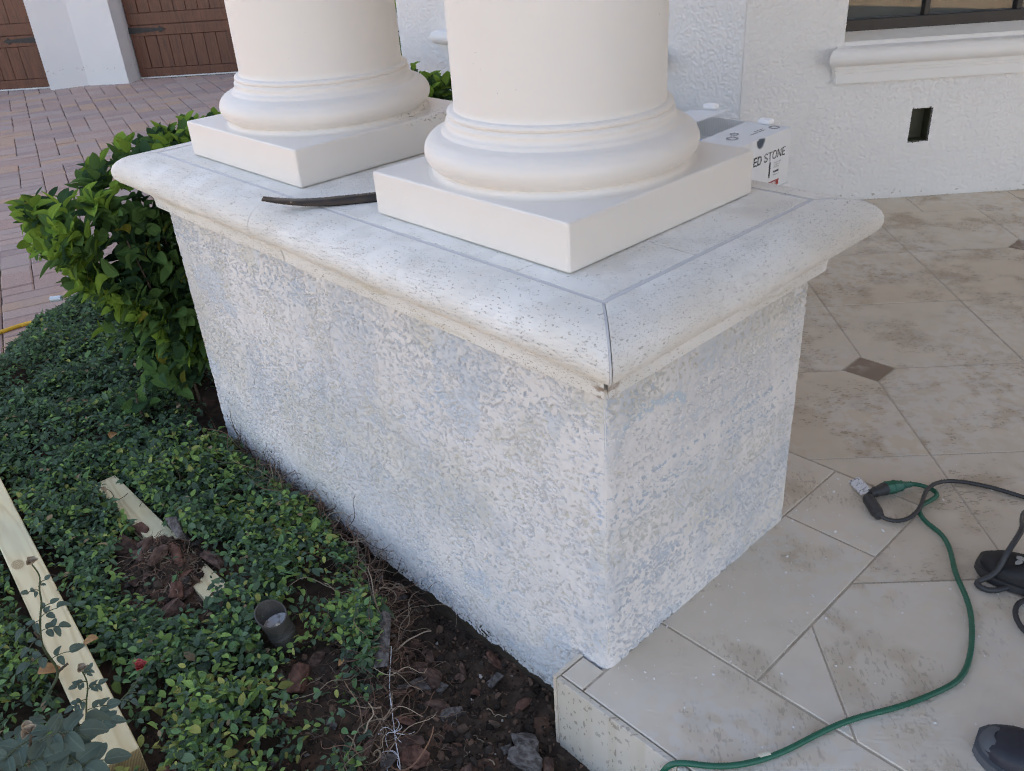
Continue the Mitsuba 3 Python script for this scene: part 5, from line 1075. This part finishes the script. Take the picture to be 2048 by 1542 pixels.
# near canes that lean towards the viewer
for c0, c1, c2_ in (((-.62, -1.10, -.17), (-.50, -1.05, .12), (-.36, -1.005, .385)), ((-.60, -1.12, -.17), (-.47, -1.02, .10), (-.36, -.975, .330)), ((-.60, -1.15, -.17), (-.45, -1.10, .15), (-.33, -1.07, .36))):
    obj('stem', tube(spline([c0, c1, c2_], 24), np.linspace(.005, .0022, 24), 7), 'mat_stem_brown', rb)
for b, d, s in [((-.37, -1.00, .36), (.3, .75, -.1), .050), ((-.37, -1.01, .37), (.3, -.6, .1), .044), ((-.38, -.985, .34), (.1, .9, -.1), .046), ((-.37, -.98, .32), (.6, .2, -.1), .052), ((-.35, -1.05, .34), (.5, -.4, .1), .050), ((-.35, -1.06, .35), (.2, .9, .0), .046), ((-.40, -1.03, .28), (.4, .6, .2), .050), ((-.42, -1.00, .26), (.2, .8, .2), .044), ((-.45, -1.04, .20), (.3, -.7, .2), .048), ((-.45, -1.02, .18), (.2, .8, .1), .046), ((-.5, -1.0, .14), (.1, .9, .2), .044), ((-.42, -.97, .22), (.4, .6, .0), .046), ((-.40, -.99, .25), (.5, .3, .3), .040)]: rose_leaf(b, d, (0.3, -.1, .95), s, 'rose', 5)
def bloom(c, r, up, petals, bs, spread, nm='flower'):
    up = np.array(up, float); up /= np.linalg.norm(up); u = np.cross(up, [.2, .9, .1]); u /= np.linalg.norm(u); v = np.cross(up, u); ms = []
    tp = leaf_template(4, .35, -.35, .42, .7, 5)
    for q in range(petals):
        a = q * 2.399; f = q / petals; o = spread * (1 - .55 * f); d = (math.cos(a) * u + math.sin(a) * v) * math.sin(o) + up * math.cos(o)
        R = orient(d[None], (up * math.sin(o) - (math.cos(a) * u + math.sin(a) * v) * math.cos(o))[None])[0]; ms.append(trimesh.Trimesh(tp[0] @ R.T * r * (1 - .35 * f) + c, tp[1], process=False))
    return obj(nm, cat(ms), bs, rb, smooth=True)
tag(bloom(np.array([-.804, -.740, -.006]), .024, (.3, .1, 1), 13, 'mat_petal', 1.15), 'small open coral pink rose')
bloom(np.array([-.975, -.840, .279]), .020, (.1, .2, 1), 5, 'mat_petal_dead', 1.5, 'spent_bloom'); bloom(np.array([-.716, -.862, .150]), .018, (.1, .2, 1), 5, 'mat_petal_dead', 1.4, 'spent_bloom')
for c in ((-.36, -1.005, .392), (-.36, -.975, .340), (-.33, -1.07, .366), (-.95, -1.02, .07)): bloom(np.array(c), .020, (.3, 0, 1), 5, 'mat_petal_dead', 1.45, 'spent_bloom')

# ================================================================== PERSON at the right edge: only the toes are in the picture
def hullchain(segs):
    """one skin over tapered bones: (p0, r0, p1, r1)"""
    out = manifold3d.Manifold()
    for p0, r0, p1, r1 in segs:
        a = manifold3d.Manifold.sphere(r0, 20).translate(tuple(map(float, p0))); b = manifold3d.Manifold.sphere(r1, 20).translate(tuple(map(float, p1))); out = out + manifold3d.Manifold.batch_hull([a, b])
    return out
def skin_mesh(m, edge=0.02, it=8):
    t = mtri(m.refine_to_length(edge)); t.merge_vertices(); trimesh.smoothing.filter_taubin(t, iterations=it); return t
pe = 'person'; tag(pe, 'standing person in dark trousers and dark shoes at the right edge, toes only', 'person')
def shoe(toe, heel, w, h, mat_u, mat_s, mark):
    toe, heel = np.array(toe, float), np.array(heel, float); d = toe - heel; L = np.linalg.norm(d); d /= L; s = np.array([-d[1], d[0], 0.]); t = np.linspace(0, 1, 26)
    hw = w / 2 * np.interp(t, [0, .04, .12, .3, .5, .72, .86, .95, 1], [.35, .62, .80, .86, .84, 1.0, .93, .66, .30]); top = h * np.interp(t, [0, .05, .2, .38, .55, .75, .9, .97, 1], [.75, 1.0, 1.1, 1.25, .95, .72, .60, .45, .30])
    k = 18; V = []
    for q in range(26):
        for j in range(k):
            a = j / k * 2 * np.pi; ca_, sa_ = math.cos(a), math.sin(a); y = hw[q] * np.sign(ca_) * abs(ca_) ** .75; z = .020 + max(0, top[q] - .020) * (max(0, sa_) ** .8) if sa_ > 0 else .016
            V.append(heel + d * (t[q] * L) + s * y + (0, 0, z))
    F = []
    for q in range(25):
        for j in range(k):
            n_ = (j + 1) % k; F += [[q * k + j, q * k + n_, (q + 1) * k + n_], [q * k + j, (q + 1) * k + n_, (q + 1) * k + j]]
    V = np.vstack([V, [V[0] * 0 + heel + (0, 0, .03)], [toe + (0, 0, .022)]]); c0, c1 = 26 * k, 26 * k + 1
    for j in range(k): F += [[c0, (j + 1) % k, j], [c1, 25 * k + j, 25 * k + (j + 1) % k]]
    m = trimesh.Trimesh(V, F, process=False); m.fix_normals(); shp = key_of('shoe', pe); scene[shp + '__upper'] = mikit.ply(m, mat_u, smooth=50)
    out = [tuple((heel + d * (a * L + (.004 if a > .5 else -.004)) + s * b * (hw_ + .005))[:2]) for b in (1, -1) for a, hw_ in (list(zip(t, hw)) if b == 1 else list(zip(t[::-1], hw[::-1])))]
    pg = sg.Polygon(out).buffer(0.006).buffer(-.002); m = trimesh.creation.extrude_polygon(pg, .0195, engine='earcut'); m.apply_translation((0, 0, .0015)); scene[shp + '__sole'] = mikit.ply(m, mat_s)
    if mark == 1:
        for q, (a, b, r) in enumerate(((.70, .10, .017), (.66, -.32, .011), (.60, .30, .010))):
            c = heel + d * a * L + s * b * w / 2 * .8; zt = float(np.interp(a, t, top)) * (1 - .25 * abs(b)); pl = leaf_template(4, 0, 0, .34, .8, 3); ms = []
            for ang in ((0.4, 2.3, 4.4) if q == 0 else (0.9,)):
                dd = np.array([math.cos(ang), math.sin(ang), 0]); R = orient((dd)[None], np.array([[0, 0, 1.]]))[0]; ms.append(trimesh.Trimesh(pl[0] @ R.T * r * 1.3 + c + (0, 0, zt + .0012), pl[1], process=False))
            m = cat(ms); o, dd_ = m.vertices[:, :2], None
            al = ((m.vertices - heel) @ d) / L; ac = ((m.vertices - heel) @ s); zz = np.interp(al, t, top); hh = np.interp(al, t, hw); m.vertices[:, 2] = .020 + (zz - .020) * np.clip(1 - (np.abs(ac) / hh) ** 2.66, .05, 1) ** .30 + .0022
            scene[shp + '__print' + ('' if q == 0 else f'_{q:03d}')] = mikit.ply(m, 'mat_shoe_mark')
    if mark == 2:
        m = revolve([(0, .004), (.030, .004), (.044, .010), (.046, .022), (.042, .034), (.030, .044), (.022, .046), (0.03, .040), (.036, .030), (.036, .01), (0, .006)], 24)
        m = trimesh.intersections.slice_mesh_plane(m, [1, 0, 0], [.012, 0, 0]); m.apply_transform(frame(toe - d * .042, d, s)); scene[shp + '__toe_guard'] = mikit.ply(m, mat_s, smooth=50)
shoe((.4585, .886, 0), (.74, .905, 0), .105, .075, 'mat_shoe_black', 'mat_rubber_black', 1)
shoe((.664, .352, 0), (.945, .400, 0), .112, .082, 'mat_shoe_navy', 'mat_sole_grey', 2)
an1, an2, kn1, kn2 = (.70, .903, .10), (.90, .393, .10), (.74, .86, .50), (.86, .47, .50); hp1, hp2 = (.86, .74, .93), (.88, .58, .93)
legs = hullchain([(an1, .058, kn1, .066), (kn1, .066, hp1, .088), (an2, .058, kn2, .066), (kn2, .066, hp2, .088), (hp1, .092, hp2, .092), ((.86, .74, .98), .095, (.88, .58, .98), .095)])
scene[pe + '__trousers'] = mikit.ply(skin_mesh(legs), 'mat_cloth_dark', smooth=60)
sh1, sh2 = (.88, .835, 1.42), (.90, .485, 1.42)
torso = hullchain([((.87, .73, 1.0), .098, (.87, .76, 1.34), .105), ((.89, .59, 1.0), .098, (.89, .56, 1.34), .105), ((.87, .73, 1.0), .098, (.89, .59, 1.0), .098), ((.87, .76, 1.34), .105, (.89, .56, 1.34), .105), (sh1, .058, sh2, .058), (sh1, .056, (.86, .90, 1.14), .044), (sh2, .056, (.88, .42, 1.14), .044), ((.86, .90, 1.14), .044, (.85, .905, 1.08), .043), ((.88, .42, 1.14), .044, (.87, .415, 1.08), .043)])
scene[pe + '__shirt'] = mikit.ply(skin_mesh(torso), 'mat_cloth_grey', smooth=60)
def hand(w, side):
    w = np.array(w, float); segs = [(w, .027, w + (0, 0, -.05), .030)]; tipz = (.070, .080, .076, .060)
    for q in range(4):
        y = (q - 1.5) * .019; a = w + (-.004, y, -.085); b = a + (-.010, y * .1, -tipz[q] * .5); c = b + (-.018, 0, -tipz[q] * .45); segs += [(w + (0, y * .8, -.04), .013, a, .0105), (a, .0100, b, .0088), (b, .0088, c, .0074)]
    t0 = w + (-.012, -.022 * side, -.035); segs += [(t0, .013, t0 + (-.022, -.016 * side, -.030), .0105), (t0 + (-.022, -.016 * side, -.030), .0105, t0 + (-.030, -.012 * side, -.058), .0085)]; return hullchain(segs)
hd = np.array([.87, .66, 1.63])
fore = hullchain([((.86, .90, 1.14), .038, (.79, .905, .90), .026), ((.88, .42, 1.14), .038, (.81, .415, .90), .026)]) + hand((.785, .905, .875), 1) + hand((.805, .415, .875), -1)
head = manifold3d.Manifold.sphere(1, 40).scale((.098, .076, .112)).translate(tuple(hd)) + hullchain([(hd + (-.03, 0, -.06), .055, hd + (-.062, 0, -.085), .028), (hd + (.01, 0, -.06), .054, (.885, .66, 1.44), .062), (hd + (-.094, 0, .012), .010, hd + (-.114, 0, -.022), .013), (hd + (-.088, .03, .02), .018, hd + (-.088, -.03, .02), .018), (hd + (-.090, .022, -.056), .009, hd + (-.090, -.022, -.056), .009)]) \
    + manifold3d.Manifold.sphere(1, 16).scale((.018, .008, .030)).translate((.88, .738, 1.625)) + manifold3d.Manifold.sphere(1, 16).scale((.018, .008, .030)).translate((.88, .582, 1.625))
scene[pe + '__body'] = mikit.ply(skin_mesh(fore + head, .009, 5), 'mat_skin', smooth=60)
hair = manifold3d.Manifold.sphere(1, 40).scale((.104, .083, .112)).translate((.882, .66, 1.648)) - manifold3d.Manifold.cube((.2, .3, .2)).translate((.68, .5, 1.47)) - manifold3d.Manifold.cube((.3, .3, .2)).translate((.80, .5, 1.40))
scene[pe + '__hair'] = mikit.ply(skin_mesh(hair, .012, 4), 'mat_hair', smooth=60)
for q, sy_ in enumerate((.031, -.031)):
    m = trimesh.creation.icosphere(2, .0115); m.apply_translation(hd + (-.094, sy_, .006)); scene[pe + '__eye' + ('' if q == 0 else '_001')] = mikit.ply(m, 'mat_carton_white', smooth=True)
